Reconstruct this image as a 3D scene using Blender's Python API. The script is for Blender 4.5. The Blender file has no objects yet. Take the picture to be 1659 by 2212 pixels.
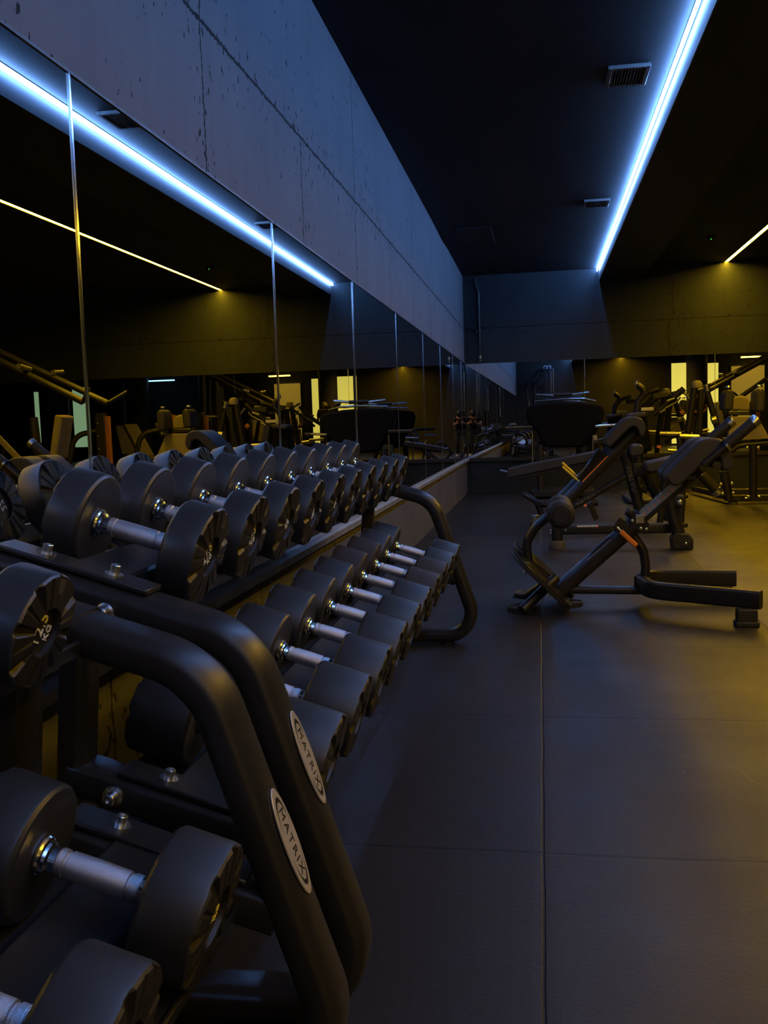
import bpy, bmesh, math, random
from mathutils import Vector, Matrix, Euler
random.seed(7)
V = Vector
scn = bpy.context.scene
COL = scn.collection
# ------------------------------------------------------------------ camera
FPX, CH = 2077.8, 0.966
YAW, PITCH, ROLL = -0.1636, -0.0908, -0.0315
cy, sy, cp, sp = math.cos(YAW), math.sin(YAW), math.cos(PITCH), math.sin(PITCH)
FWD = V((sy * cp, cy * cp, sp)); R0 = V((cy, -sy, 0)); U0 = R0.cross(FWD)
RT = R0 * math.cos(ROLL) + U0 * math.sin(ROLL)
UP = U0 * math.cos(ROLL) - R0 * math.sin(ROLL)
cd = bpy.data.cameras.new('camera'); cam = bpy.data.objects.new('camera', cd); COL.objects.link(cam)
cam.matrix_world = Matrix(((RT.x, UP.x, -FWD.x, 0), (RT.y, UP.y, -FWD.y, 0), (RT.z, UP.z, -FWD.z, CH), (0, 0, 0, 1)))
cd.sensor_fit = 'VERTICAL'; cd.sensor_height = 36.0; cd.lens = FPX / 2212 * 36.0
cd.clip_start = 0.02; cd.clip_end = 100
scn.camera = cam
# ------------------------------------------------------------------ world, exposure
w = bpy.data.worlds.new('world'); scn.world = w; w.use_nodes = True
w.node_tree.nodes['Background'].inputs[0].default_value = (0.0, 0.0, 0.0, 1)
scn.view_settings.view_transform = 'Standard'; scn.view_settings.look = 'None'
scn.view_settings.exposure = 0.0; scn.view_settings.gamma = 1.0; scn.view_settings.use_curve_mapping = False
scn.cycles.max_bounces = 12; scn.cycles.diffuse_bounces = 4; scn.cycles.glossy_bounces = 8
scn.cycles.sample_clamp_indirect = 6.0
BLUE_C, BLUE_S = (0.175, 0.40, 1.0), 98.0
YEL_C, YEL_S = (1.0, 0.56, 0.020), 118.0


def ray(px, py): return FWD + RT * ((px - 829.5) / FPX) - UP * ((py - 1106) / FPX)
def S(px, py, Y):
    d = ray(px, py); return V((0, 0, CH)) + d * (Y / d.y)
def SZ(px, py, z):
    d = ray(px, py); return V((0, 0, CH)) + d * ((z - CH) / d.z)
def SX(px, py, x):
    d = ray(px, py); return V((0, 0, CH)) + d * (x / d.x)

# ------------------------------------------------------------------ materials
MATS = {}
def mat(name, col, rough=0.5, metal=0.0, spec=0.5, bump=None, var=None, emit=None, coat=0.0, stretch=None):
    m = bpy.data.materials.new(name); m.use_nodes = True; MATS[name] = m
    nt = m.node_tree; N = nt.nodes; L = nt.links; b = N['Principled BSDF']
    b.inputs['Base Color'].default_value = (*col, 1); b.inputs['Roughness'].default_value = rough
    b.inputs['Metallic'].default_value = metal; b.inputs['Specular IOR Level'].default_value = spec
    b.inputs['Coat Weight'].default_value = coat
    tc = N.new('ShaderNodeTexCoord')
    src = tc.outputs['Object']
    if stretch:
        mp = N.new('ShaderNodeMapping'); mp.inputs['Scale'].default_value = stretch; L.new(src, mp.inputs[0]); src = mp.outputs[0]
    if bump:
        n = N.new('ShaderNodeTexNoise'); n.inputs['Scale'].default_value = bump[0]; n.inputs['Detail'].default_value = 4
        L.new(src, n.inputs['Vector'])
        bp = N.new('ShaderNodeBump'); bp.inputs['Strength'].default_value = bump[1]; bp.inputs['Distance'].default_value = 0.002
        L.new(n.outputs['Fac'], bp.inputs['Height']); L.new(bp.outputs[0], b.inputs['Normal'])
    if var:   # (scale, colour2, rough2)
        n = N.new('ShaderNodeTexNoise'); n.inputs['Scale'].default_value = var[0]; n.inputs['Detail'].default_value = 6
        L.new(src, n.inputs['Vector'])
        rp = N.new('ShaderNodeValToRGB'); rp.color_ramp.elements[0].position = 0.38; rp.color_ramp.elements[1].position = 0.66
        rp.color_ramp.elements[0].color = (*col, 1); rp.color_ramp.elements[1].color = (*var[1], 1)
        L.new(n.outputs['Fac'], rp.inputs[0]); L.new(rp.outputs[0], b.inputs['Base Color'])
        mr = N.new('ShaderNodeMapRange'); mr.inputs[1].default_value = 0.35; mr.inputs[2].default_value = 0.7
        mr.inputs[3].default_value = rough; mr.inputs[4].default_value = var[2]
        L.new(n.outputs['Fac'], mr.inputs[0]); L.new(mr.outputs[0], b.inputs['Roughness'])
    if emit:
        b.inputs['Emission Color'].default_value = (*emit[0], 1); b.inputs['Emission Strength'].default_value = emit[1]
    return m

class NT:
    """tiny node helper for the concrete and floor materials"""
    def __init__(s, name):
        s.m = bpy.data.materials.new(name); s.m.use_nodes = True; s.nt = s.m.node_tree; s.b = s.nt.nodes['Principled BSDF']
        MATS[name] = s.m
        tc = s.n('ShaderNodeTexCoord'); s.pos = tc.outputs['Object']
        sx = s.n('ShaderNodeSeparateXYZ'); s.l(s.pos, sx.inputs[0]); s.x, s.y, s.z = sx.outputs
    def n(s, t): return s.nt.nodes.new(t)
    def l(s, a, b): s.nt.links.new(a, b)
    def math(s, op, a, b=0.0, c=0.0):
        q = s.n('ShaderNodeMath'); q.operation = op
        for i, v in enumerate((a, b, c)):
            if isinstance(v, (int, float)): q.inputs[i].default_value = v
            else: s.l(v, q.inputs[i])
        return q.outputs[0]
    def noise(s, scale, detail=5, vec=None, sc=None, rough=0.5):
        q = s.n('ShaderNodeTexNoise'); q.inputs['Scale'].default_value = scale; q.inputs['Detail'].default_value = detail
        q.inputs['Roughness'].default_value = rough
        v = vec or s.pos
        if sc:
            mp = s.n('ShaderNodeMapping'); mp.inputs['Scale'].default_value = sc; s.l(v, mp.inputs[0]); v = mp.outputs[0]
        s.l(v, q.inputs['Vector']); return q.outputs['Fac']
    def ramp(s, f, *stops):
        q = s.n('ShaderNodeValToRGB'); e = q.color_ramp.elements
        while len(e) < len(stops): e.new(0.5)
        for i, (p, c) in enumerate(stops): e[i].position = p; e[i].color = (*(c if isinstance(c, tuple) else (c, c, c)), 1)
        s.l(f, q.inputs[0]); return q.outputs[0]
    def rng(s, v, a, b, c, d):
        q = s.n('ShaderNodeMapRange'); s.l(v, q.inputs[0])
        for i, x in enumerate((a, b, c, d)): q.inputs[i + 1].default_value = x
        return q.outputs[0]
    def mix(s, f, a, b):
        q = s.n('ShaderNodeMix'); q.data_type = 'RGBA'
        for i, v in ((0, f), (6, a), (7, b)):
            if isinstance(v, (int, float)): q.inputs[i].default_value = v
            elif isinstance(v, tuple): q.inputs[i].default_value = (*v, 1)
            else: s.l(v, q.inputs[i])
        return q.outputs[2]
    def near(s, v, at, w):
        """1 on the line v=at, falling to 0 at distance w"""
        return s.rng(s.math('ABSOLUTE', s.math('SUBTRACT', v, at)), 0.0, w, 1.0, 0.0)
    def period(s, v, off, step):
        """distance to the nearest of the lines off + k*step"""
        a = s.math('DIVIDE', s.math('SUBTRACT', v, off), step)
        return s.math('MULTIPLY', s.math('ABSOLUTE', s.math('SUBTRACT', s.math('FRACT', s.math('ADD', a, 0.5)), 0.5)), step)
    def bump(s, h, st, dist=0.004):
        q = s.n('ShaderNodeBump'); q.inputs['Strength'].default_value = st; q.inputs['Distance'].default_value = dist
        s.l(h, q.inputs['Height']); s.l(q.outputs[0], s.b.inputs['Normal'])

def concrete(name, c1, c2, along, low_off, up_off, step, groove_z, rough=0.75, stain=None):
    t = NT(name); a = t.x if along == 'x' else t.y
    wob = t.noise(9, 4); fine = t.noise(55, 5)
    aw = t.math('ADD', a, t.math('MULTIPLY', t.math('SUBTRACT', wob, 0.5), 0.03))
    zw = t.math('ADD', t.z, t.math('MULTIPLY', t.math('SUBTRACT', wob, 0.5), 0.014))
    dl = t.period(aw, low_off, step); du = t.period(aw, up_off, step * 2)
    below = t.math('LESS_THAN', t.z, groove_z)
    d = t.math('ADD', t.math('MULTIPLY', dl, below), t.math('MULTIPLY', du, t.math('SUBTRACT', 1.0, below)))
    dg = t.math('ABSOLUTE', t.math('SUBTRACT', zw, groove_z))
    rag = t.math('MULTIPLY', t.math('SUBTRACT', fine, 0.38), 0.028)          # ragged width of the joints
    jl = t.rng(t.math('SUBTRACT', d, t.math('MAXIMUM', rag, 0.0008)), 0.0, 0.003, 1.0, 0.0)
    jg = t.rng(t.math('SUBTRACT', dg, t.math('MAXIMUM', t.math('MULTIPLY', rag, 1.3), 0.003)), 0.0, 0.003, 1.0, 0.0)
    # pits: sparse everywhere, denser close to joints
    pit = t.noise(34, 3, sc=(1, 1, 0.55)); patch = t.noise(1.3, 3)
    closeness = t.rng(t.math('MINIMUM', d, dg), 0.0, 0.20, 0.06, 0.0)
    th = t.math('SUBTRACT', t.math('SUBTRACT', 0.690, closeness), t.rng(patch, 0.5, 0.75, 0.0, 0.05))
    pits = t.rng(t.math('SUBTRACT', pit, th), 0.0, 0.012, 0.0, 1.0)
    dark = t.math('MAXIMUM', t.math('MAXIMUM', jl, jg), pits)
    base = t.ramp(t.noise(2.2, 7, rough=0.62), (0.3, c1), (0.7, c2))
    base = t.mix(t.rng(t.noise(14, 4, sc=(1, 1, 0.15)), 0.45, 0.8, 0.0, 0.25), base, tuple(x * 0.7 for x in c1))
    h = t.math('MULTIPLY', dark, -1.0)
    if stain:                                                                # drips under a ragged band
        zb = t.math('ADD', t.z, t.math('MULTIPLY', t.math('SUBTRACT', t.noise(5, 5), 0.5), 0.10))
        drip = t.noise(16, 3, sc=(1, 1, 0.07)); zone = t.math('MULTIPLY', t.rng(t.z, stain - 0.30, stain, 0.0, 1.0), t.math('LESS_THAN', zb, stain))
        dm = t.math('MULTIPLY', t.rng(drip, 0.55, 0.68, 0.0, 1.0), zone)
        dm = t.math('MAXIMUM', dm, t.math('MULTIPLY', t.near(zb, stain, 0.012), t.rng(t.noise(20, 3), 0.45, 0.6, 0.0, 1.0)))
        dm = t.math('MULTIPLY', dm, t.rng(t.noise(0.9, 2), 0.4, 0.6, 0.2, 1.0))
        base = t.mix(t.math('MULTIPLY', dm, 0.6), base, tuple(x * 0.35 for x in c1)); h = t.math('ADD', h, t.math('MULTIPLY', dm, 0.5))
    colr = t.mix(dark, base, (0.006, 0.006, 0.007))
    t.l(colr, t.b.inputs['Base Color']); t.b.inputs['Roughness'].default_value = rough
    t.b.inputs['Specular IOR Level'].default_value = 0.3
    t.bump(t.math('ADD', h, t.math('MULTIPLY', t.noise(40, 4), 0.10)), 0.55)
    return t.m

concrete('concrete_wall', (0.150, 0.152, 0.165), (0.185, 0.186, 0.198), 'y', 2.91, 2.91, 1.235, 2.203)
concrete('end_wall_paint', (0.0220, 0.0270, 0.031), (0.0285, 0.035, 0.040), 'x', 4.25, 1.70, 2.6, 2.203, stain=2.52)
concrete('plinth_concrete', (0.085, 0.085, 0.088), (0.115, 0.115, 0.118), 'y', 3.3, 3.3, 1.235, 5.0)

def floor_material():
    t = NT('rubber_tiles')
    def tile_id(v, off):
        return t.math('FLOOR', t.math('SUBTRACT', v, off))
    ix = tile_id(t.x, -0.01); yo = t.math('ADD', t.y, t.math('MULTIPLY', ix, 0.006)); iy = tile_id(yo, 2.097)
    wn = t.n('ShaderNodeTexWhiteNoise'); wn.noise_dimensions = '2D'
    cv = t.n('ShaderNodeCombineXYZ'); t.l(ix, cv.inputs[0]); t.l(iy, cv.inputs[1]); t.l(cv.outputs[0], wn.inputs['Vector'])
    per = wn.outputs['Value']
    wob = t.math('MULTIPLY', t.math('SUBTRACT', t.noise(3, 3), 0.5), 0.006)
    dx = t.period(t.math('ADD', t.x, wob), -0.01, 1.0); dy = t.period(t.math('ADD', yo, wob), 2.097, 1.0)
    seam = t.rng(t.math('MINIMUM', dx, dy), 0.0018, 0.0042, 1.0, 0.0)
    soft = t.rng(t.math('MINIMUM', dx, dy), 0.0, 0.02, 1.0, 0.0)
    wear = t.noise(1.6, 6, rough=0.6); grain = t.noise(420, 2); mid = t.noise(90, 4)
    c = t.ramp(wear, (0.3, (0.0095, 0.0086, 0.0092)), (0.55, (0.0135, 0.0122, 0.0130)), (0.75, (0.022, 0.0202, 0.0216)))
    c = t.mix(t.rng(per, 0, 1, 0.0, 0.35), c, (0.012, 0.011, 0.0115))
    c = t.mix(t.rng(mid, 0.35, 0.75, 0.0, 0.32), c, (0.032, 0.029, 0.031))
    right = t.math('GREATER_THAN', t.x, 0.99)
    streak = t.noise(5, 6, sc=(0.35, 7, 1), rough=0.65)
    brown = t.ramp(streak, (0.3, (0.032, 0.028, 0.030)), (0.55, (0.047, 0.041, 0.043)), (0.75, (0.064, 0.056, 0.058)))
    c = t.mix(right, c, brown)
    vo = t.n('ShaderNodeTexVoronoi'); vo.inputs['Scale'].default_value = 9.0; t.l(t.pos, vo.inputs['Vector'])
    speck = t.math('MULTIPLY', t.rng(vo.outputs['Distance'], 0.0, 0.028, 1.0, 0.0), t.math('GREATER_THAN', t.noise(5, 2), 0.56))
    c = t.mix(speck, c, (0.5, 0.48, 0.46))
    scr = t.noise(2.4, 2, sc=(1, 1, 1)); scr2 = t.near(t.math('ADD', t.math('MULTIPLY', t.x, 0.9), t.math('ADD', t.math('MULTIPLY', t.y, 0.55), t.math('MULTIPLY', scr, 0.3))), 2.02, 0.004)
    c = t.mix(t.math('MULTIPLY', scr2, 0.35), c, (0.10, 0.095, 0.098))
    c = t.mix(seam, c, (0.003, 0.003, 0.003))
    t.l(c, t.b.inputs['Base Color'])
    t.l(t.rng(wear, 0.3, 0.75, 0.52, 0.36), t.b.inputs['Roughness'])
    t.b.inputs['Specular IOR Level'].default_value = 0.5
    h = t.math('ADD', t.math('MULTIPLY', grain, 0.35), t.math('MULTIPLY', mid, 0.35))
    h = t.math('SUBTRACT', h, t.math('ADD', t.math('MULTIPLY', seam, 1.2), t.math('MULTIPLY', soft, 0.3)))
    t.bump(h, 0.55, 0.003)
floor_material()
mat('ceiling_paint', (0.012, 0.0135, 0.016), 0.75, spec=0.25, bump=(6, 0.25), var=(1.1, (0.021, 0.023, 0.026), 0.65), stretch=(1.6, 0.35, 1))
mat('beam_lit_face', (0.050, 0.050, 0.056), 0.6, spec=0.3, bump=(12, 0.2))  # lighter copy of the beam colour: strip light painted on its left side
mat('beam_shaded_face', (0.010, 0.010, 0.011), 0.6, spec=0.3, bump=(12, 0.2))  # rest of the beam, kept darker to paint in its shade
mat('dark_wall', (0.030, 0.029, 0.027), 0.7, spec=0.3, bump=(20, 0.2), var=(1.5, (0.04, 0.038, 0.034), 0.6))
mat('mirror_glass', (0.66, 0.68, 0.68), 0.0, 1.0)
mat('polished_edge', (0.75, 0.78, 0.78), 0.12, 1.0)
mat('ledge_paint', (0.22, 0.22, 0.22), 0.5, bump=(30, 0.3), var=(8, (0.32, 0.32, 0.31), 0.4))
mat('blue_led', (0.8, 0.8, 0.8), emit=(BLUE_C, BLUE_S))
mat('yellow_led_dim', (0.8, 0.8, 0.8), emit=((1.0, 0.62, 0.06), 14.0))
mat('blue_led_dim', (0.8, 0.8, 0.8), emit=((0.30, 0.65, 1.0), 5.0))
mat('yellow_led', (0.8, 0.8, 0.8), emit=(YEL_C, YEL_S))
mat('window_glow', (0.8, 0.75, 0.3), 0.3, emit=((1.0, 0.82, 0.13), 1.05))
mat('lit_wall_glow', (0.6, 0.45, 0.1), 0.3, emit=((1.0, 0.62, 0.07), 0.28))  # emission stands in for lamp light falling on a wall
mat('green_glow', (0.6, 0.8, 0.5), 0.3, emit=((0.55, 0.85, 0.45), 0.6))
mat('green_lamp', (0.1, 0.8, 0.2), 0.3, emit=((0.1, 1.0, 0.15), 2.0))
mat('urethane', (0.0135, 0.0148, 0.0180), 0.46, spec=0.85, bump=(160, 0.05), var=(14, (0.017, 0.0185, 0.0215), 0.40))
mat('urethane_worn', (0.022, 0.018, 0.017), 0.56, spec=0.4, bump=(120, 0.08), var=(10, (0.036, 0.030, 0.028), 0.48))
mat('urethane_face', (0.0095, 0.0088, 0.0084), 0.44, spec=0.5, bump=(200, 0.04))
mat('chrome', (0.82, 0.82, 0.84), 0.17, 1.0, bump=(60, 0.01))
mat('frame_black', (0.0140, 0.0135, 0.0138), 0.40, spec=0.5, bump=(260, 0.06), var=(5, (0.0175, 0.017, 0.0172), 0.34))
mat('frame_dull', (0.016, 0.015, 0.015), 0.55, spec=0.4, bump=(260, 0.08))
mat('tray_black', (0.012, 0.012, 0.0135), 0.38, spec=0.5, bump=(150, 0.05))
mat('bolt_zinc', (0.80, 0.82, 0.84), 0.27, 1.0, bump=(300, 0.05))
mat('badge_silver', (0.62, 0.60, 0.58), 0.38, 0.55, bump=(400, 0.04))
mat('ink_black', (0.01, 0.01, 0.01), 0.5)
mat('ink_white', (0.78, 0.76, 0.72), 0.5)
mat('ink_grey', (0.16, 0.16, 0.16), 0.5)
mat('ink_red', (0.98, 0.30, 0.20), 0.5)
mat('decal_white', (0.62, 0.62, 0.64), 0.45)
mat('pad_leather', (0.034, 0.033, 0.037), 0.50, spec=0.4, bump=(380, 0.12), var=(6, (0.042, 0.040, 0.044), 0.44))
mat('pad_leather_blue', (0.045, 0.050, 0.062), 0.52, spec=0.4, bump=(380, 0.12))
mat('pad_tan', (0.24, 0.21, 0.15), 0.6, spec=0.35, bump=(300, 0.1), var=(5, (0.28, 0.245, 0.175), 0.55))
mat('foam', (0.022, 0.021, 0.023), 0.62, spec=0.35, bump=(240, 0.15))
mat('foam_grey', (0.105, 0.100, 0.100), 0.55, bump=(240, 0.1))
mat('grip_rubber', (0.012, 0.012, 0.015), 0.6, bump=(500, 0.2))
mat('orange_plastic', (0.85, 0.25, 0.03), 0.42, bump=(100, 0.03))
mat('orange_dull', (0.30, 0.11, 0.03), 0.5, bump=(100, 0.05))
mat('yellow_plastic', (0.85, 0.58, 0.03), 0.42, bump=(100, 0.03))
mat('foot_rubber', (0.012, 0.012, 0.012), 0.65, bump=(200, 0.1))
mat('foot_rubber_grey', (0.085, 0.078, 0.070), 0.65, bump=(200, 0.1))
mat('plate_gloss', (0.016, 0.014, 0.011), 0.16, spec=0.6, bump=(90, 0.06))
mat('scale_blue', (0.22, 0.33, 0.46), 0.35, 0.1, bump=(120, 0.03))
mat('steel', (0.55, 0.56, 0.58), 0.28, 1.0, bump=(200, 0.05))
mat('screen_grey', (0.18, 0.20, 0.21), 0.25)
mat('shroud_black', (0.0035, 0.0035, 0.0038), 0.7, spec=0.12, bump=(120, 0.06))
mat('skin', (0.42, 0.20, 0.13), 0.55, bump=(200, 0.1))
mat('cloth_black', (0.012, 0.012, 0.013), 0.85, spec=0.2, bump=(300, 0.3))
mat('cloth_grey', (0.035, 0.035, 0.037), 0.85, spec=0.2, bump=(300, 0.3))
mat('cap_cloth', (0.55, 0.50, 0.40), 0.8, spec=0.2, bump=(400, 0.2))
mat('hair_black', (0.008, 0.007, 0.006), 0.5, bump=(120, 0.5), stretch=(1, 1, 0.2))
mat('shoe_white', (0.72, 0.70, 0.66), 0.55, bump=(200, 0.1))
mat('column_paint', (0.06, 0.062, 0.066), 0.6, bump=(25, 0.2), var=(2, (0.075, 0.075, 0.078), 0.5))
mat('rope', (0.55, 0.50, 0.42), 0.8, bump=(300, 0.4))
mat('sign_red', (0.55, 0.03, 0.02), 0.5)
mat('vent_metal', (0.13, 0.135, 0.14), 0.35, 0.5, bump=(120, 0.05))
mat('vent_dark', (0.012, 0.012, 0.013), 0.6, bump=(120, 0.05))

def knurl():
    t = NT('knurled_steel'); t.b.inputs['Metallic'].default_value = 1.0
    t.b.inputs['Base Color'].default_value = (0.74, 0.74, 0.77, 1); t.b.inputs['Roughness'].default_value = 0.42
    ang = t.math('ARCTAN2', t.y, t.z)
    a = t.math('SINE', t.math('ADD', t.math('MULTIPLY', ang, 34.0), t.math('MULTIPLY', t.x, 2100.0)))
    b = t.math('SINE', t.math('SUBTRACT', t.math('MULTIPLY', ang, 34.0), t.math('MULTIPLY', t.x, 2100.0)))
    t.bump(t.math('MULTIPLY', a, b), 0.30, 0.0006)
knurl()

# ------------------------------------------------------------------ mesh building
class MB:
    def __init__(s): s.v = []; s.f = []; s.mi = []; s.cur = 0
    def add(s, vs, fs):
        o = len(s.v); s.v += [V(p) for p in vs]
        for f in fs: s.f.append([i + o for i in f]); s.mi.append(s.cur)
        return s
    def box(s, lo, hi):
        x0, y0, z0 = lo; x1, y1, z1 = hi
        vs = [(x, y, z) for x in (x0, x1) for y in (y0, y1) for z in (z0, z1)]
        return s.add(vs, [(0, 1, 3, 2), (4, 6, 7, 5), (0, 4, 5, 1), (2, 3, 7, 6), (0, 2, 6, 4), (1, 5, 7, 3)])
    def prism(s, poly, ext):
        n = len(poly); ext = V(ext); a = [V(p) for p in poly]; b = [p + ext for p in a]
        return s.add(a + b, [list(range(n))[::-1], list(range(n, 2 * n))] + [(i, (i + 1) % n, n + (i + 1) % n, n + i) for i in range(n)])
    def sweep(s, path, sec, up=(0, 1, 0), caps=True, scale=None):
        """carry the section (list of (a,b): a along the side normal, b along 'up') down the path"""
        P = [V(p) for p in path]; n = len(sec); rings = []; up = V(up)
        bprev = None
        for i, p in enumerate(P):
            t = (P[min(i + 1, len(P) - 1)] - P[max(i - 1, 0)]).normalized()
            b = (bprev if bprev is not None else up); b = b - t * b.dot(t)
            if b.length < 1e-5: b = t.orthogonal()
            b.normalize(); bprev = b; a = b.cross(t)
            k = scale[i] if scale else 1.0
            # mitre compensation
            if 0 < i < len(P) - 1:
                c = max(0.5, (P[i + 1] - P[i]).normalized().dot(t)); 
            else: c = 1.0
            rings += [p + a * (q[0] * k / c) + b * (q[1] * k) for q in sec]
        m = len(P); fs = []
        for i in range(m - 1):
            for j in range(n):
                fs.append((i * n + j, i * n + (j + 1) % n, (i + 1) * n + (j + 1) % n, (i + 1) * n + j))
        if caps: fs += [list(range(n))[::-1], list(range((m - 1) * n, m * n))]
        return s.add(rings, fs)
    def tube(s, path, r, n=14, up=(0, 1, 0), rb=None, caps=True, scale=None):
        rb = rb or r
        return s.sweep(path, [(r * math.cos(2 * math.pi * k / n), rb * math.sin(2 * math.pi * k / n)) for k in range(n)], up, caps, scale)
    def lathe(s, o, d, prof, n=28):
        """prof: list of (distance along d, radius)"""
        o = V(o); d = V(d).normalized(); a = d.orthogonal().normalized(); b = d.cross(a)
        vs = []; fs = []; idx = []
        for (t, r) in prof:
            if r < 1e-6: idx.append([len(vs)]); vs.append(o + d * t)
            else:
                idx.append(list(range(len(vs), len(vs) + n)))
                vs += [o + d * t + (a * math.cos(2 * math.pi * k / n) + b * math.sin(2 * math.pi * k / n)) * r for k in range(n)]
        for A, B in zip(idx, idx[1:]):
            for k in range(n):
                k2 = (k + 1) % n
                if len(A) == 1 and len(B) == 1: continue
                if len(A) == 1: fs.append((A[0], B[k2], B[k]))
                elif len(B) == 1: fs.append((A[k], A[k2], B[0]))
                else: fs.append((A[k], A[k2], B[k2], B[k]))
        return s.add(vs, fs)
    def build(s, name, m, parent=None, bevel=0.0, smooth=40, seg=2, kind=None, sub=0):
        me = bpy.data.meshes.new(name); org = V(parent['_o']) if parent is not None else V((0, 0, 0))
        if parent is None and s.v:
            lo = V([min(p[i] for p in s.v) for i in range(3)]); hi = V([max(p[i] for p in s.v) for i in range(3)])
            org = V(((lo.x + hi.x) / 2, (lo.y + hi.y) / 2, lo.z))
            if kind == 'structure': org = V((0, 0, 0))
        me.from_pydata([tuple(p - org) for p in s.v], [], s.f)
        ms = m if isinstance(m, (list, tuple)) else [m]
        for q in ms: me.materials.append(MATS[q])
        if len(ms) > 1: me.polygons.foreach_set('material_index', s.mi)
        bm = bmesh.new(); bm.from_mesh(me); bmesh.ops.recalc_face_normals(bm, faces=bm.faces); bm.to_mesh(me); bm.free()
        if smooth:
            me.polygons.foreach_set('use_smooth', [True] * len(me.polygons)); me.set_sharp_from_angle(angle=math.radians(smooth))
        o = bpy.data.objects.new(name, me); COL.objects.link(o)
        if parent is not None:
            o.parent = parent; o['_o'] = tuple(org)
        else:
            o.location = org; o['_o'] = tuple(org)
        if bevel:
            b = o.modifiers.new('bevel', 'BEVEL'); b.width = bevel; b.segments = seg; b.limit_method = 'ANGLE'; b.angle_limit = math.radians(35)
            b.harden_normals = False
        if sub:
            q = o.modifiers.new('sub', 'SUBSURF'); q.levels = sub; q.render_levels = sub
        if kind: o['kind'] = kind
        return o

def tag(o, label, cat, group=None):
    o['label'] = label; o['category'] = cat
    if group: o['group'] = group
    return o
def thing(name, label, cat, loc, group=None):
    o = bpy.data.objects.new(name, None); COL.objects.link(o); o.location = V(loc); o['_o'] = tuple(loc); o.empty_display_size = 0.1
    return tag(o, label, cat, group)
def oval(a, b, n=20, p=2.6):
    r = []
    for k in range(n):
        c, s_ = math.cos(2 * math.pi * k / n), math.sin(2 * math.pi * k / n)
        r.append((a * math.copysign(abs(c) ** (2 / p), c), b * math.copysign(abs(s_) ** (2 / p), s_)))
    return r
def rrect(a, b, r, n=4):
    out = []
    for cx, cz, q in ((a - r, b - r, 0), (-a + r, b - r, 1), (-a + r, -b + r, 2), (a - r, -b + r, 3)):
        for k in range(n + 1):
            t = math.pi / 2 * (q + k / n); out.append((cx + r * math.cos(t), cz + r * math.sin(t)))
    return out
def fillet(pts, r, n=8):
    pts = [V(p) for p in pts]; out = [pts[0]]
    rs = r if isinstance(r, (list, tuple)) else [r] * len(pts)
    for i in range(1, len(pts) - 1):
        p = pts[i]; a = (pts[i - 1] - p); b = (pts[i + 1] - p); la, lb = a.length, b.length; a.normalize(); b.normalize()
        ang = a.angle(b); tl = min(rs[i] / math.tan(ang / 2), la * 0.49, lb * 0.49) if ang > 1e-3 else 0
        if tl < 1e-4 or ang > 3.1: out.append(p); continue
        rr = tl * math.tan(ang / 2); c = p + (a + b).normalized() * (rr / math.sin(ang / 2))
        s0, s1 = p + a * tl - c, p + b * tl - c
        tot = s0.angle(s1)
        for k in range(n + 1):
            t = k / n
            out.append(c + (s0 * math.sin((1 - t) * tot) + s1 * math.sin(t * tot)) / math.sin(tot))
    out.append(pts[-1]); return out
def rods(th, name, m, path, r, fr=0, n=12, up=(0, 1, 0), **k):
    return MB().tube(fillet(path, fr) if fr else path, r, n, up).build(name, m, th, **k)
def text_mesh(txt, size, m, parent, M, name='lettering', depth=0.0006, space=1.0, align='CENTER', sx=1.0):
    c = bpy.data.curves.new('t', 'FONT'); c.body = txt; c.size = size; c.align_x = align; c.align_y = 'CENTER'
    c.extrude = depth; c.space_character = space; c.resolution_u = 3
    o = bpy.data.objects.new('t', c); COL.objects.link(o)
    bpy.context.view_layer.update()
    me = bpy.data.meshes.new_from_object(o.evaluated_get(bpy.context.evaluated_depsgraph_get()))
    bpy.data.objects.remove(o)
    me.transform(Matrix.Diagonal((sx, 1, 1, 1))); me.transform(M)
    if parent is not None: me.transform(Matrix.Translation(-V(parent['_o'])))
    me.materials.clear(); me.materials.append(MATS[m]); me.name = name
    q = bpy.data.objects.new(name, me); COL.objects.link(q); q.parent = parent; q['_o'] = parent['_o']
    return q
def frame_m(o, x, n):
    """matrix: origin o, text direction x, facing n"""
    x = V(x).normalized(); n = V(n); n = (n - x * n.dot(x)).normalized(); y = n.cross(x)
    return Matrix(((x.x, y.x, n.x, o[0]), (x.y, y.y, n.y, o[1]), (x.z, y.z, n.z, o[2]), (0, 0, 0, 1)))

# ================================================================== THE SETTING
XL, ZC, ZM, ZG = -0.998, 2.90, 1.74, 0.475
XR, YB = 17.0, -6.1
def yend(x): return 13.07 - 0.006 * (x - XL)
MB().box((-1.3, YB - 0.2, -0.1), (XR + 0.2, 13.6, 0.0)).build('floor', 'rubber_tiles', smooth=0, kind='structure')
MB().box((-1.3, YB - 0.2, ZC), (XR + 0.2, 13.6, ZC + 0.15)).build('ceiling', 'ceiling_paint', smooth=0, kind='structure')
b = MB()
b.box((XL - 0.2, YB, ZG - 0.035), (XL, 13.3, ZC)); b.build('wall_left', 'concrete_wall', smooth=0, kind='structure')
MB().box((XL - 0.2, YB, 0.0), (XL - 0.001, 13.3, ZG - 0.036)).build('wall_left_plinth', 'plinth_concrete', smooth=0, kind='structure')
MB().prism([(XL, YB, ZG - 0.04), (XL + 0.035, YB, ZG - 0.04), (XL + 0.040, YB, ZG - 0.01), (XL + 0.028, YB, ZG), (XL, YB, ZG)], (0, 13.07 - YB, 0)).build('trim_left', 'ledge_paint', smooth=0, kind='structure')
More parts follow.
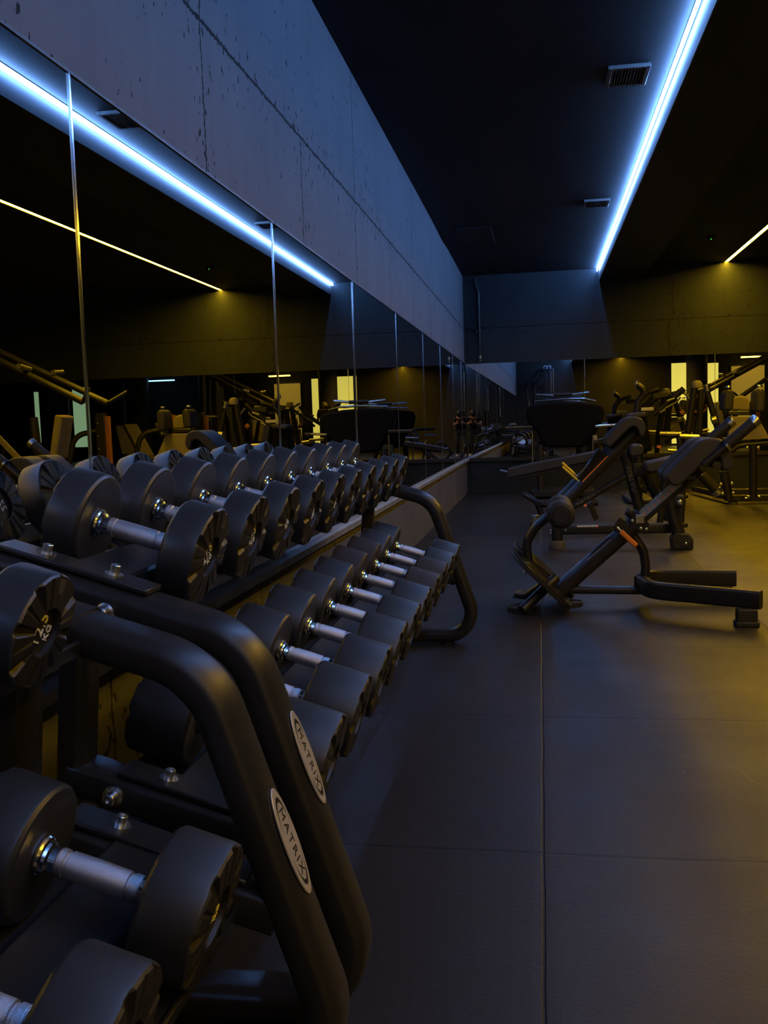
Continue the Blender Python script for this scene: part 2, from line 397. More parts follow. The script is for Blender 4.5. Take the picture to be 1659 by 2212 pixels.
def end_slab(z0, z1, out, thick, name, m, x0=XL - 0.2, x1=XR + 0.2):
    a, c = yend(x0) - out, yend(x1) - out
    return MB().prism([(x0, a, z0), (x1, c, z0), (x1, c + thick, z0), (x0, a + thick, z0)], (0, 0, z1 - z0)).build(name, m, smooth=0, kind='structure')
end_slab(0.0, ZC, 0.0, 0.25, 'wall_end', 'end_wall_paint')
end_slab(ZG - 0.05, ZG, 0.03, 0.03, 'trim_end', 'dark_wall', x0=XL + 0.036)
MB().box((-1.3, YB - 0.2, 0.0), (XR + 0.2, YB, ZC)).build('wall_back', 'dark_wall', smooth=0, kind='structure')
MB().box((XR, YB, 0.0), (XR + 0.2, 13.3, ZC)).build('wall_right', 'dark_wall', smooth=0, kind='structure')
XB0, XB1, ZB = 0.782, 1.345, 2.745
MB().box((XB0, YB, ZB + 0.001), (XB0 + 0.012, 13.1, ZC - 0.001)).build('trim_fascia', 'beam_lit_face', smooth=0, kind='structure')  # added thin slab carrying the beam's painted-in brightness beside the strip
MB().box((XB0 + 0.012, YB, ZB), (XB1, 13.2, ZC - 0.001)).build('trim_beam', 'beam_shaded_face', smooth=0, kind='structure')

# mirrors: separate panels on the left wall and the end wall
ORD = ['nearest', 'second', 'third', 'fourth', 'fifth', 'sixth', 'seventh', 'eighth', 'ninth', 'tenth']
seams = [YB + 0.02, -4.36, -2.77, -1.17, 0.42, 2.014, 3.609, 5.19, 6.77, 8.34, 9.80, 11.20, 12.40, 13.055]
yaws = [0, 0, 0, 0.0, 0.0008, 0.0, -0.0014, 0.0006, 0.0010, -0.0008, 0.0012, -0.0010, 0.0]
vis = 0
for i, (a, c) in enumerate(zip(seams, seams[1:])):
    k = yaws[i] * (c - a) / 2
    g = 0.0018
    mb = MB().prism([(XL, a + g, ZG), (XL + 0.006 - k, a + g, ZG), (XL + 0.006 + k, c - g, ZG), (XL, c - g, ZG)], (0, 0, ZM - ZG))
    o = mb.build('wall_mirror', 'mirror_glass', smooth=0)
    if i < 4: lab = 'wall mirror panel behind the camera side of the left wall, %s from the back corner' % ['first', 'second', 'third', 'fourth'][i]
    elif i == 4: lab = 'mirror panel of the left wall cut by the left picture edge, nearest of all'
    else: lab = 'tall mirror panel on the left wall, %s seam-to-seam panel along the dumbbell racks' % ORD[i - 4]
    tag(o, lab, 'mirror', 'mirror panels on the left wall')
    if 4 <= i < 12:
        MB().box((XL + 0.003, c - 0.0035, ZG), (XL + 0.0095, c + 0.0035, ZM)).build('trim_%d' % (i - 3), 'polished_edge', smooth=0, kind='structure')
MB().box((XL, 0.0, ZM), (XL + 0.010, 13.05, ZM + 0.006)).build('trim_mirror_top', 'frame_black', smooth=0, kind='structure')
ex = [XL + 0.012, S(1263, 800, 13.05).x, S(1527, 800, 13.05).x + 0.10, 4.4, 6.2, 8.0, 10.0, 12.0, 14.0, 16.95]
for i, (a, c) in enumerate(zip(ex, ex[1:])):
    mb = MB().prism([(a + .002, yend(a) - 0.006, ZG), (c - .002, yend(c) - 0.006, ZG), (c - .002, yend(c), ZG), (a + .002, yend(a), ZG)], (0, 0, ZM - ZG - 0.004))
    o = mb.build('wall_mirror', 'mirror_glass', smooth=0)
    tag(o, 'mirror panel on the far end wall, %s panel counting from the left corner' % ORD[i] if i else 'mirror panel on the far end wall, in the left corner behind the wide black panel', 'mirror', 'mirror panels on the end wall')
    if i < 2: MB().box((c - 0.003, yend(c) - 0.009, ZG), (c + 0.003, yend(c) - 0.004, ZM - 0.004)).build('trim_%d' % (20 + i), 'polished_edge', smooth=0, kind='structure')

# LED lines: emissive strip in a thin profile, cut in short lengths
def led_line(name, label, x0, x1, y0, y1, z0, z1, m, n, along='y'):
    th = thing(name, label, 'light', ((x0 + x1) / 2, (y0 + y1) / 2, z1))
    mb = MB()
    for k in range(n):
        if along == 'y':
            mb.box((x0, y0 + (y1 - y0) * k / n, z0), (x1, y0 + (y1 - y0) * (k + 1) / n, z1 - 0.002))
        else:
            mb.box((x0 + (x1 - x0) * k / n, y0, z0), (x0 + (x1 - x0) * (k + 1) / n, y1, z1 - 0.002))
    mb.build('diffuser', m, th, smooth=0)
    ch = MB()
    if m == 'blue_led' and along == 'y':
        ch.box((x0 - .001, y0, z1 - .001), (x1, y1, z1 + .003)).box((x0 - .0005, y0, z0 - .0025), (x0 + .003, y1, z0 - .0002))
    elif along == 'y':
        ch.box((x0 - .003, y0, z1 - .002), (x1 + .003, y1, z1)).box((x0 - .004, y0, z0 - .0065), (x0 - .0005, y1, z1)).box((x1 + .0005, y0, z0 - .0065), (x1 + .004, y1, z1))
    else: ch.box((x0 - .003, y0 - .003, z1 - .002), (x1 + .003, y1 + .003, z1 + .002))
    ch.build('mounting_channel', 'frame_dull', th, smooth=0)
    return th
led_line('led_strip', 'long blue white LED strip along the left edge of the ceiling beam', 0.751, 0.762, YB + 0.05, yend(0.78) - 0.004, ZC - 0.033, ZC - 0.004, 'blue_led', 48)
led_line('led_strip', 'long yellow LED strip on the ceiling right of the beam', 2.345, 2.391, YB + 0.05, yend(2.37) - 0.004, ZC - 0.0045, ZC - 0.001, 'yellow_led', 48)
led_line('led_strip', 'short yellow LED bar at the ceiling far behind, mirrored beside the yellow panes', 5.9, 6.7, -5.3, -5.22, 2.66, 2.70, 'yellow_led_dim', 4, 'x')
led_line('led_strip', 'short blue LED bar at the ceiling far behind, mirrored over the dark machines', 10.0, 11.2, -5.3, -5.22, 2.66, 2.70, 'blue_led_dim', 4, 'x')

# ceiling vents and hatch
def vent(label, p0, p1, p2, grp=None):
    """p0 left-near, p1 right-near, p2 left-far pixel corners on the ceiling"""
    a, c, d = SZ(*p0, ZC), SZ(*p1, ZC), SZ(*p2, ZC)
    x0, x1, y0, y1 = a.x, c.x, min(a.y, d.y), max(a.y, d.y)
    th = thing('ceiling_vent', label, 'vent', ((x0 + x1) / 2, (y0 + y1) / 2, ZC), grp)
    fw = (x1 - x0) * 0.10; z = ZC - 0.022
    f = MB()
    f.box((x0, y0, z), (x0 + fw, y1, ZC)).box((x1 - fw, y0, z), (x1, y1, ZC)).box((x0 + fw, y0, z), (x1 - fw, y0 + fw, ZC)).box((x0 + fw, y1 - fw, z), (x1 - fw, y1, ZC))
    f.build('vent_frame', 'vent_metal', th, bevel=0.002)
    s = MB(); n = 11
    for k in range(n):
        x = x0 + fw + (x1 - x0 - 2 * fw) * (k + .5) / n
        s.prism([(x - .002, y0 + fw, z + .002), (x + .002, y0 + fw, z + .002), (x + .010, y0 + fw, ZC - .002), (x + .006, y0 + fw, ZC - .002)], (0, y1 - y0 - 2 * fw, 0))
    s.build('slats', 'vent_metal', th, smooth=0)
    MB().box((x0 + fw, y0 + fw, ZC - 0.003), (x1 - fw, y1 - fw, ZC)).build('duct_backing', 'vent_dark', th, smooth=0)
vent('square metal ceiling vent nearest the camera beside the blue strip', (1306, 183), (1392, 180), (1312, 142))
vent('small metal ceiling vent farther along the blue strip', (1259, 445), (1313, 443), (1263, 431))
h0, h1, h2 = SZ(998, 531, ZC), SZ(1072, 540, ZC), SZ(1070, 527, ZC)
th = thing('ceiling_hatch', 'flush dark access hatch in the ceiling near the end wall', 'hatch', ((h0.x + h2.x) / 2, h0.y, ZC))
hx0, hx1, hy0, hy1 = h0.x, h2.x, h0.y - 1.0, h0.y
MB().box((hx0 + .012, hy0 + .012, ZC - .012), (hx1 - .012, hy1 - .012, ZC)).build('hatch_panel', 'ceiling_paint', th, smooth=0)
f = MB(); f.box((hx0, hy0, ZC - .016), (hx0 + .012, hy1, ZC)).box((hx1 - .012, hy0, ZC - .016), (hx1, hy1, ZC)).box((hx0, hy0, ZC - .016), (hx1, hy0 + .012, ZC)).box((hx0, hy1 - .012, ZC - .016), (hx1, hy1, ZC))
f.build('hatch_frame', 'ceiling_paint', th, smooth=0)
q = SZ(1535, 510, ZC)
th = thing('smoke_detector', 'small round ceiling detector with a green light left of the yellow strip', 'detector', q)
MB().lathe(q, (0, 0, -1), [(0, 0.05), (0.02, 0.05), (0.035, 0.035), (0.037, 0)]).build('housing', 'ceiling_paint', th)
MB().lathe(q + V((0.0, -0.03, -0.035)), (0, -0.4, -1), [(0, 0.006), (0.006, 0.004), (0.008, 0)], 10).build('indicator_light', 'green_lamp', th)
# conduit on the end wall
ye = 13.03
pp = [S(1025, 600, ye), S(1028, 618, ye), S(1033, 632, ye), S(1036, 742, ye)]
th = thing('wall_conduit', 'dark conduit pipe running down the end wall near the corner', 'pipe', pp[-1])
rods(th, 'pipe', 'frame_black', fillet(pp, 0.1), 0.020)
MB().tube([S(1036, 738, ye), S(1036.5, 768, ye)], 0.011).build('lower_pipe', 'frame_black', th)
MB().lathe(S(1037, 768, ye), (0, 0, -1), [(0, 0.016), (.02, 0.016), (.022, 0.028), (.035, 0.028), (.05, 0.012), (.08, 0.010), (.082, 0)], 12).build('valve', 'steel', th)
rods(th, 'branch_pipe', 'frame_black', fillet([S(1010, 712, ye), S(1027, 711, ye), S(1031, 720, ye)], 0.05), 0.009)

# the far back of the hall, seen only in the mirrors: glowing glass, a wall panel with painted light, columns
def pane(name, label, x0, x1, z0, z1, m, y=YB + 0.03):
    th = thing(name, label, 'window', ((x0 + x1) / 2, y, z0))
    MB().box((x0, y, z0), (x1, y + 0.01, z1)).build('glass', m, th, smooth=0)
    f = MB(); e = 0.035
    for lo, hi in (((x0 - e, z0 - e), (x0, z1 + e)), ((x1, z0 - e), (x1 + e, z1 + e)), ((x0, z1), (x1, z1 + e)), ((x0, z0 - e), (x1, z0))):
        f.box((lo[0], y - 0.02, lo[1]), (hi[0], y + 0.03, hi[1]))
    f.build('window_frame', 'frame_black', th, smooth=0)
    o = th; return o
w2 = pane('glass_or_lit_wall', 'yellow lit glass pane with a small red sign, left of the dark column in the end mirror', 3.92, 4.50, 0.06, 2.62, 'window_glow')
MB().box((3.95, YB - 0.005 + .03, 1.72), (4.18, YB + 0.03, 1.86)).build('red_sign', 'sign_red', w2, smooth=0)
pane('glass_or_lit_wall', 'narrow yellow lit glass pane right of the dark column in the end mirror', 4.99, 5.36, 0.06, 2.58, 'window_glow')
pane('glass_or_lit_wall', 'glowing amber stand-in for lit wall under the short yellow bar in the mirror', 5.75, 6.75, 0.3, 2.45, 'lit_wall_glow')  # no glass here: wall below the bar, its light put in as glow
pane('glass_or_lit_wall', 'narrow green tinted window nearest the left picture edge in the mirror', 15.2, 15.6, 0.7, 2.5, 'green_glow')
pane('glass_or_lit_wall', 'green tinted window right of the wide column in the mirror', 13.55, 14.15, 0.5, 2.6, 'green_glow')
for x, r, lab in ((4.50, 0.31, 'dark round column between the yellow glass panes in the mirror'), (8.5, 0.42, 'round column beside the short yellow bar in the mirror'), (11.1, 0.42, 'round column lit blue left of the short blue bar in the mirror'), (14.1, 0.48, 'wide round column between the green windows in the mirror')):
    tag(MB().lathe((x, -4.6, 0), (0, 0, 1), [(0, 0), (0, r), (ZC, r), (ZC, 0)], 40).build('column', 'column_paint'), lab, 'column', 'columns behind the camera')

# ================================================================== DUMBBELLS
TH = math.radians(17.0)
def head_mesh(x0, x1, R, sgn, m):
    """inner face at x0, outer face at x1, axis X; star relief on the outer face"""
    mb = MB(); n = 96; vs = []; fs = []
    def ring(prof):
        r = []
        for k in range(n):
            t = 2 * math.pi * k / n; x, rr = prof(k)
            r.append(len(vs)); vs.append((sgn * x, rr * math.cos(t), rr * math.sin(t)))
        return r
    def line(k): return 1.0 if k % 12 == 0 else 0.0                 # thin engraved spokes
    def cut(k): return 1.0 if abs(k % 12 - 6) <= 1 else 0.0            # wedge recesses between the petals, deepest at the rim
    spec = [(lambda k: (x0 + .003, 0.020)), (lambda k: (x0 + .003, 0.050)), (lambda k: (x0, R * 0.90)), (lambda k: (x0 + .0015, R * 0.95)), (lambda k: (x0 + .006, R * 0.99)), (lambda k: (x0 + .010, R)),
            (lambda k: (x1 - .010, R)), (lambda k: (x1 - .0045 - .0015 * cut(k), R * 0.990)), (lambda k: (x1 - .001 - .004 * cut(k) - .001 * line(k), R * 0.962)),
            (lambda k: (x1 - .0075 * cut(k) - .0022 * line(k), R * 0.92)), (lambda k: (x1 + .001 - .004 * cut(k) - .0022 * line(k), R * 0.66)), (lambda k: (x1 + .0015 - .0015 * line(k), R * 0.44)),
            (lambda k: (x1 + .0005, R * 0.41)), (lambda k: (x1 - .006, R * 0.40))]
    rings = [ring(p) for p in spec]
    for ri, (A, B) in enumerate(zip(rings, rings[1:])):
        for k in range(n): fs.append((A[k], A[(k + 1) % n], B[(k + 1) % n], B[k]))
    fs.append(rings[0][::-1]); fs.append(rings[-1])
    mb.add(vs, fs)
    nf = len(fs); mb.mi = [1 if (8 * n <= i < 13 * n or i == nf - 1) else 0 for i in range(nf)]
    return mb
def make_dumbbell(kg, R, T, worn=False, GRIP=0.128):
    hl = GRIP / 2 + 0.004; root = thing('dumbbell', 'x', 'dumbbell', (0, 0, 0))
    um = 'urethane_worn' if worn else 'urethane'
    for s_ in (1, -1):
        h = head_mesh(hl, hl + T, R, s_, um).build('head', [um, 'urethane_face'], root, smooth=14)
        n = V((s_, 0, 0)); u = V((0, 0.5, 0.866)) if s_ > 0 else V((0, -0.5, 0.866))
        c = V((s_ * (hl + T - .0055), 0, 0)); yv = n.cross(u)
        t1 = text_mesh(kg, 0.030, 'ink_white', root, frame_m(c + yv * 0.007, u, n), 'weight_label', sx=0.8); t1.parent = h
        t2 = text_mesh('KG', 0.017, 'ink_white', root, frame_m(c - yv * 0.015, u, n), 'unit_label', sx=0.9); t2.parent = h
    MB().lathe((-GRIP / 2 + .016, 0, 0), (1, 0, 0), [(0, 0.0), (0, .0150), (.003, .0168), (.011, .0168), (.0125, .0148), (.0155, .0148), (.017, .0170), (GRIP / 2 - .016, .0176), (GRIP - .049, .0170), (GRIP - .0475, .0148), (GRIP - .0445, .0148), (GRIP - .043, .0168), (GRIP - .035, .0168), (GRIP - .032, .0150), (GRIP - .032, 0)], 36).build('grip', 'knurled_steel', root, smooth=30)
    for s_ in (1, -1):
        MB().lathe((s_ * (hl + .002), 0, 0), (-s_, 0, 0), [(0, .0245), (.003, .0250), (.006, .0235), (.008, .0205), (.012, .0195), (.0145, .0165), (.024, .0150), (.024, 0)], 56).build('collar', 'chrome', root, smooth=24)
    return root
def tree_copy(o, parent=None):
    c = o.copy(); COL.objects.link(c); c.parent = parent
    for ch in list(o.children): tree_copy(ch, c)
    return c
PROTO = {}
def place(kg, tier, Y, roll, label, grp, worn=False, size=None):
    T, R, mx, mz, G_ = size or ((0.066, 0.0885, -0.714, 0.784, 0.141) if tier == 'upper' else (0.112, 0.0875, -0.545, 0.425, 0.134))
    key = (kg, tier, worn)
    if key not in PROTO: PROTO[key] = o = make_dumbbell(kg, R, T, worn, G_)
    else: o = tree_copy(PROTO[key])
    o.location = (mx, Y, mz); o.rotation_euler = (Matrix.Rotation(TH, 4, 'Y') @ Matrix.Rotation(roll, 4, 'X')).to_euler()
    tag(o, label, 'dumbbell', grp)
NUM = ['first', 'second', 'third', 'fourth', 'fifth', 'sixth', 'seventh', 'eighth', 'ninth', 'tenth']
topkg = ['27.5', '27.5', '25', '25', '22.5', '22.5', '20', '20', '17.5', '17.5']
botkg = ['40', '40', '37.5', '37.5', '35', '35', '32.5', '32.5', '30', '30']
FY0, DY = 1.615, 0.2665
for i in range(10):
    e = {0: '', 9: ''}.get(i, '')
    place(topkg[i], 'upper', FY0 + DY * i, random.uniform(-0.35, 0.5), 'black dumbbell, %s from the near end of the far rack\'s upper tier%s' % (NUM[i], e), 'dumbbells on the upper tier of the far rack')
for i in range(10):
    e = {0: '', 9: ''}.get(i, '')
    wn = i in (6, 7); adj = 'dusty brownish black' if wn else 'black'; sz = (0.112, 0.0875 - .0005 * i, -0.546, 0.425, 0.128 + .002 * (i // 2 * 2))
    place(botkg[i], 'lower', FY0 + 0.005 + DY * i, random.uniform(-0.5, 0.5), '%s dumbbell %s from the near end of the far rack\'s lower tier%s' % (adj, NUM[i], e), 'dumbbells on the lower tier of the far rack', wn, sz)
for i in range(3):
    place(['12.5', '12.5', '10'][i], 'upper', 1.045 - DY * i, [0.15, -0.3, 0.3][i], 'black dumbbell on the near rack upper tier, %s' % ['beside its end frame, marked 12.5', 'second, cut by the left picture edge', 'third from its end frame'][i], 'dumbbells on the upper tier of the near rack', False, (0.060, 0.0715, -0.712, 0.772, 0.141))
for i in range(3):
    place(['25', '25', '22.5'][i], 'lower', 1.065 - DY * i, [0.25, -0.1, 0.4][i], 'black dumbbell on the near rack\'s lower tier, %s' % ['last behind the front leg', 'next to last in the bottom left corner', 'third from its end frame'][i], 'dumbbells on the lower tier of the near rack', False, (0.080, 0.0875, -0.545, 0.425, 0.144))

# ================================================================== RACKS
U_ = V((math.cos(TH), 0, -math.sin(TH))); NN = V((math.sin(TH), 0, math.cos(TH)))
def rack(label, ya, yb, badge_y, badge_z):
    th = thing('dumbbell_rack', label, 'rack', (-0.65, (ya + yb) / 2, 0.0))
    pt = V((-0.708, 0, 0.790)) - NN * 0.083; pb = V((-0.545, 0, 0.425)) - NN * 0.083
    def onl(p, x): return p + U_ * ((x - p.x) / U_.x)
    for yf in (ya, yb):
        yv = V((0, yf, 0))
        a0 = onl(pt, -0.95); c1 = V((-0.470, 0, onl(pt, -0.470).z)); c2 = V((-0.272, 0, 0.036)); a3 = V((-0.92, 0, 0.036))
        path = fillet([a0 + yv, c1 + yv, c2 + yv, a3 + yv], [0, 0.135, 0.105, 0], 12)
        fr = MB().sweep(path, oval(0.029, 0.043, 22, 3.2), (0, 1, 0)).build('side_frame', 'frame_black', th, smooth=50)
        MB().sweep([onl(pt, -0.74) + yv - NN * .02, V((-0.80, yf, 0.05))], oval(0.026, 0.036, 18, 3.2), (0, 1, 0)).build('rear_upright', 'frame_black', th, smooth=50)
        MB().sweep([onl(pb, -0.775) + yv, onl(pb, -0.375) + yv], oval(0.028, 0.038, 20, 5), (0, 1, 0)).build('lower_arm', 'frame_black', th, smooth=50)
        inward = 1 if yf == ya else -1
        for (p, x0, x1, bx) in ((pt, -0.885, -0.628, (-0.812, -0.697)), (pb, -0.695, -0.425, (-0.622, -0.49))):
            e0 = onl(p, x0) + yv + NN * 0.0295; e1 = onl(p, x1) + yv + NN * 0.0295
            if p is pt and yf == yb and yb < 2:
                MB().sweep([onl(p, -0.90) + yv, onl(p, -0.648) + yv], oval(0.0325, 0.0465, 22, 3.6), (0, 1, 0)).build('tray_saddle', 'frame_black', th, smooth=50)
                continue
            pl = MB().prism([e0 + V((0, -.030 * 1, 0)), e1 + V((0, -.030, 0)), e1 + V((0, .030, 0)), e0 + V((0, .030, 0))], NN * 0.010).build('tray_plate', 'frame_black', th, bevel=0.003)
            for x in bx:
                q = onl(p, x) + yv + NN * 0.0395
                MB().lathe(q, NN, [(0, 0), (0, .0155), (.0022, .0155), (.0022, .0082), (.016, .0082), (.0172, .0070), (.0172, .0042), (.013, .0042), (.013, 0)], 24).build('bolt', 'bolt_zinc', pl)
        for (p, x) in ((pt, -0.685), (pb, -0.690)):
            q = onl(p, x) + yv + V((0, -inward * 0.036, -0.012)) if p is pt else onl(p, x) + yv + V((0, -inward * 0.036, -0.0))
            MB().lathe(q, (0, -inward, 0), [(0, 0), (0, .0175), (.006, .0170), (.008, .0125), (.022, .0105), (.0235, .0085), (.0235, .0045), (.019, .0045), (.019, 0)], 24).build('side_bolt', 'bolt_zinc', th)
        for x in (-0.88, -0.42):
            MB().lathe((x, yf, 0.0), (0, 0, 1), [(0, 0), (0, .03), (.010, .03), (.014, .02), (.014, 0)], 20).build('foot_pad', 'foot_rubber', th)
    y0, y1 = ya + 0.031, yb - 0.031
    for p, hw, nm in ((V((-0.708, 0, 0.790)), 0.106, 'upper_tray'), (V((-0.545, 0, 0.425)), 0.150, 'lower_tray')):
        prof = [(-hw, -.100), (-hw, -.082), (-hw + .008, -.082), (-hw + .008, -.091), (-.066, -.091), (-.050, -.052), (-.044, -.048), (.044, -.048), (.050, -.052), (.066, -.091), (hw - .008, -.091), (hw - .008, -.082), (hw, -.082), (hw, -.108), (hw - .03, -.112), (.06, -.112), (.05, -.098), (-.05, -.098), (-.06, -.112), (-hw + .03, -.112)]
        MB().prism([p + U_ * u + NN * n + V((0, y0, 0)) for u, n in prof], (0, y1 - y0, 0)).build(nm, 'tray_black', th, smooth=25, bevel=0.003)
    # badge on the aisle side of the near leg
    if badge_y is not None:
        d = (V((-0.272, 0, 0.036)) - V((-0.470, 0, onl(pt, -0.470).z))).normalized(); nrm = V((-d.z, 0, d.x))
        k = (badge_z - onl(pt, -0.470).z) / d.z
        c = V((-0.470, badge_y, onl(pt, -0.470).z)) + d * k + nrm * 0.0292
        e = [c + d * (0.079 * math.cos(t)) + V((0, 1, 0)) * (0.027 * math.sin(t)) for t in [2 * math.pi * j / 40 for j in range(40)]]
        bd = MB().prism(e, nrm * 0.003).build('badge', 'badge_silver', th, bevel=0.0008)
        tag_ = frame_m(c + nrm * 0.0032, d, nrm)
        text_mesh('MATRIX', 0.0235, 'ink_black', bd, tag_, 'lettering', 0.0003, 1.22)
        for s_ in (1, -1):
            vs = []; fs = []
            for j in range(25):
                t = math.radians(-72 + 144 * j / 24); wdt = 0.0046 * math.cos(math.radians(-85 + 170 * j / 24)) + 0.0004
                for q in (0, 1):
                    ex_, ey_ = (0.0655 - q * wdt * 1.6), (0.0205 - q * wdt * 0.35)
                    vs.append(c + nrm * 0.0034 + d * (s_ * ex_ * math.cos(t)) + V((0, 1, 0)) * (ey_ * math.sin(t)))
            for j in range(24): fs.append((2 * j, 2 * j + 1, 2 * j + 3, 2 * j + 2))
            MB().add(vs, fs).build('emblem_arc', 'ink_black', bd, smooth=0)
    return th
rack('long black two tier dumbbell rack standing farther along the left wall', 1.45, 4.15, 1.45, 0.432)
rack('black two tier dumbbell rack in the near left corner, cut by the picture edge', -1.40, 1.265, 1.265, 0.377)
for yf in (4.15,):
    pass

# ================================================================== BENCHES ON THE FLOOR
def cyl(th, name, m, p, q, r, n=24, ends=0.0, **k):
    p, q = V(p), V(q); L_ = (q - p).length
    prof = [(0, 0), (0, r - ends), (ends, r), (L_ - ends, r), (L_, r - ends), (L_, 0)] if ends else [(0, 0), (0, r), (L_, r), (L_, 0)]
    return MB().lathe(p, q - p, prof, n).build(name, m, th, **k)
def poly_pad(th, name, m, px, Yc, half, bevel=0.018, **k):
    """px outline seen from the side at depth Yc, given thickness across Y"""
    pts = [S(a, c, Yc) for a, c in px]
    pts = [V((p.x, Yc - half, p.z)) for p in pts]
    return MB().prism(pts, (0, 2 * half, 0)).build(name, m, th, bevel=bevel, seg=3, **k)
def bar(th, name, m, p, q, sec, up=(0, 1, 0), **k):
    return MB().sweep([p, q], sec, up).build(name, m, th, **k)
def bolt(th, p, d, r=0.012, m='bolt_zinc', name='bolt'):
    return MB().lathe(p, d, [(0, 0), (0, r), (r * .5, r * .95), (r * .7, r * .6), (r * .7, 0)], 16).build(name, m, th)

# ---- back extension bench, right foreground of the floor
Y0 = 5.0
B1 = thing('back_extension_bench', 'black back extension bench in front, with an orange lever and two long grips', 'exercise bench', (0.45, Y0, 0))
o0, o1 = S(1212, 1272, Y0), S(1384, 1120, Y0)
bar(B1, 'main_beam', 'frame_black', o0, o1, oval(0.044, 0.040, 22, 2.6), smooth=50)
bar(B1, 'beam_collar', 'frame_black', o1 - (o1 - o0).normalized() * .055, o1 + (o1 - o0).normalized() * .012, rrect(0.049, 0.044, 0.012), smooth=40)
i1 = S(1560, 968, Y0); dirb = (i1 - o1).normalized()
inner = bar(B1, 'inner_post', 'frame_dull', o1 - dirb * .02, o1 + dirb * ((S(1510, 1012, Y0) - o1).length), rrect(0.029, 0.026, 0.004), bevel=0.0)
nrm = V((-dirb.z, 0, dirb.x)); s0_ = S(1388, 1113, Y0 - .0275)
# scale plate with eight red rings on the side of the inner post
sa = o1 + dirb * .015 + V((0, -.0265, 0)); sb = o1 + dirb * ((S(1466, 1040, Y0) - o1).length) + V((0, -.0265, 0))
sp_ = MB().prism([sa - nrm * .004, sb - nrm * .004, sb + nrm * .029, sa + nrm * .029], (0, -.003, 0)).build('scale_plate', 'scale_blue', B1)
MB().prism([sa + nrm * .0292 + V((0, -.003, 0)), sb + nrm * .0292 + V((0, -.003, 0)), sb + nrm * .0292 + V((0, .050, 0)), sa + nrm * .0292 + V((0, .050, 0))], nrm * .003).build('scale_top_plate', 'steel', B1)
for k in range(8):
    c = sa + (sb - sa) * ((k + .6) / 8.3) + nrm * .011 + V((0, -.003, 0))
    MB().lathe(c, (0, -1, 0), [(0, .0048), (0.001, .0048), (0.001, .0082), (0, .0082)], 18).build('scale_ring', 'ink_red', sp_, smooth=0)
    MB().lathe(sa + (sb - sa) * ((k + .6) / 8.3) + nrm * .032 + V((0, .004, 0)), nrm, [(0, 0), (0, .005), (.006, .004), (.006, 0)], 10).build('scale_pin', 'steel', sp_)
PAD = [(1434, 1028), (1437, 1020), (1446, 1009), (1495, 962), (1506, 952), (1518, 946.5), (1532, 945), (1547, 946.5), (1560, 953), (1570, 965), (1575, 980), (1578.5, 998), (1577, 1008), (1570, 1014), (1555, 1014), (1551, 1004), (1550, 991), (1548, 983), (1540, 979), (1532, 981), (1524, 988), (1498, 1014), (1469, 1041), (1456, 1049), (1444, 1043), (1436, 1035)]
for dy, nm in ((-0.115, 'near'), (0.115, 'far')):
    pts = [S(a, c, Y0 - 0.11) for a, c in PAD]
    MB().prism([V((p.x, Y0 + dy - .083, p.z)) for p in pts], (0, 0.166, 0)).build('hip_pad', 'pad_leather', B1, bevel=0.020, seg=3, smooth=45)
pm, pn = S(1500, 1010, Y0), S(1558, 990, Y0)
MB().box((S(1470, 1030, Y0).x, Y0 - .17, S(1470, 1032, Y0).z), (S(1470, 1030, Y0).x + .05, Y0 + .17, S(1470, 1032, Y0).z + .02)).build('pad_bracket', 'frame_black', B1, bevel=0.004)
bar(B1, 'handle_crossbar', 'frame_black', S(1530, 1000, Y0) + V((0, -.24, 0)), S(1530, 1000, Y0) + V((0, .26, 0)), oval(0.02, 0.02, 14, 2), up=(0, 0, 1))
for (a, c, yy) in (((1520, 1004), (1637, 904), Y0 - .22), ((1487, 990), (1583, 908), Y0 + .26)):
    p, q = S(*a, yy), S(*c, yy); d = (q - p).normalized()
    L_ = (q - p).length
    bar(B1, 'handle_tube', 'frame_black', p, p + d * (L_ * .42), oval(0.019, 0.019, 16, 2))
    MB().lathe(p + d * (L_ * .40), d, [(0, 0), (0, .030), (.012, .030), (.012, 0)], 24).build('handle_collar', 'chrome', B1)
    g = MB().lathe(p + d * (L_ * .42), d, [(0, 0), (0, .027), (L_ * .48, .027), (L_ * .48, 0)], 24).build('hand_grip', 'grip_rubber', B1)
    MB().lathe(p + d * (L_ * .90), d, [(0, 0), (0, .0285), (L_ * .09, .0285), (L_ * .10, .026), (L_ * .10, 0)], 24).build('grip_cap', 'steel', g)
# base: centre tube, U shaped rear foot, curved strut
c0, c1_ = S(1190, 1273, Y0), S(1392, 1275, Y0)
bar(B1, 'base_tube', 'frame_black', c0, c1_ + V((.01, 0, 0)), oval(0.021, 0.028, 18, 3), smooth=50)
rods(B1, 'curved_strut', 'frame_black', [S(1362, 1150, Y0), S(1390, 1188, Y0), S(1395, 1225, Y0), S(1389, 1278, Y0)], 0.023, [0, .12, .12, 0])
tA = S(1390, 1278, Y0)
fz = 0.118
nearend, farend = SZ(1645, 1303, 0.105), SZ(1590, 1254, 0.105)
p1 = fillet([V((tA.x - .02, Y0 + .02, fz)), V((tA.x + .02, Y0 - .21, fz)), V((nearend.x, nearend.y + .01, fz))], 0.16, 10)
MB().sweep(p1, rrect(0.026, 0.042, 0.012), (0, 0, 1)).build('rear_foot_arm', 'frame_black', B1, smooth=50)
p2 = fillet([V((tA.x - .02, Y0 - .02, fz)), V((tA.x + .02, Y0 + .19, fz)), V((farend.x, farend.y, fz))], 0.16, 10)
MB().sweep(p2, rrect(0.026, 0.042, 0.012), (0, 0, 1)).build('rear_foot_arm', 'frame_black', B1, smooth=50)
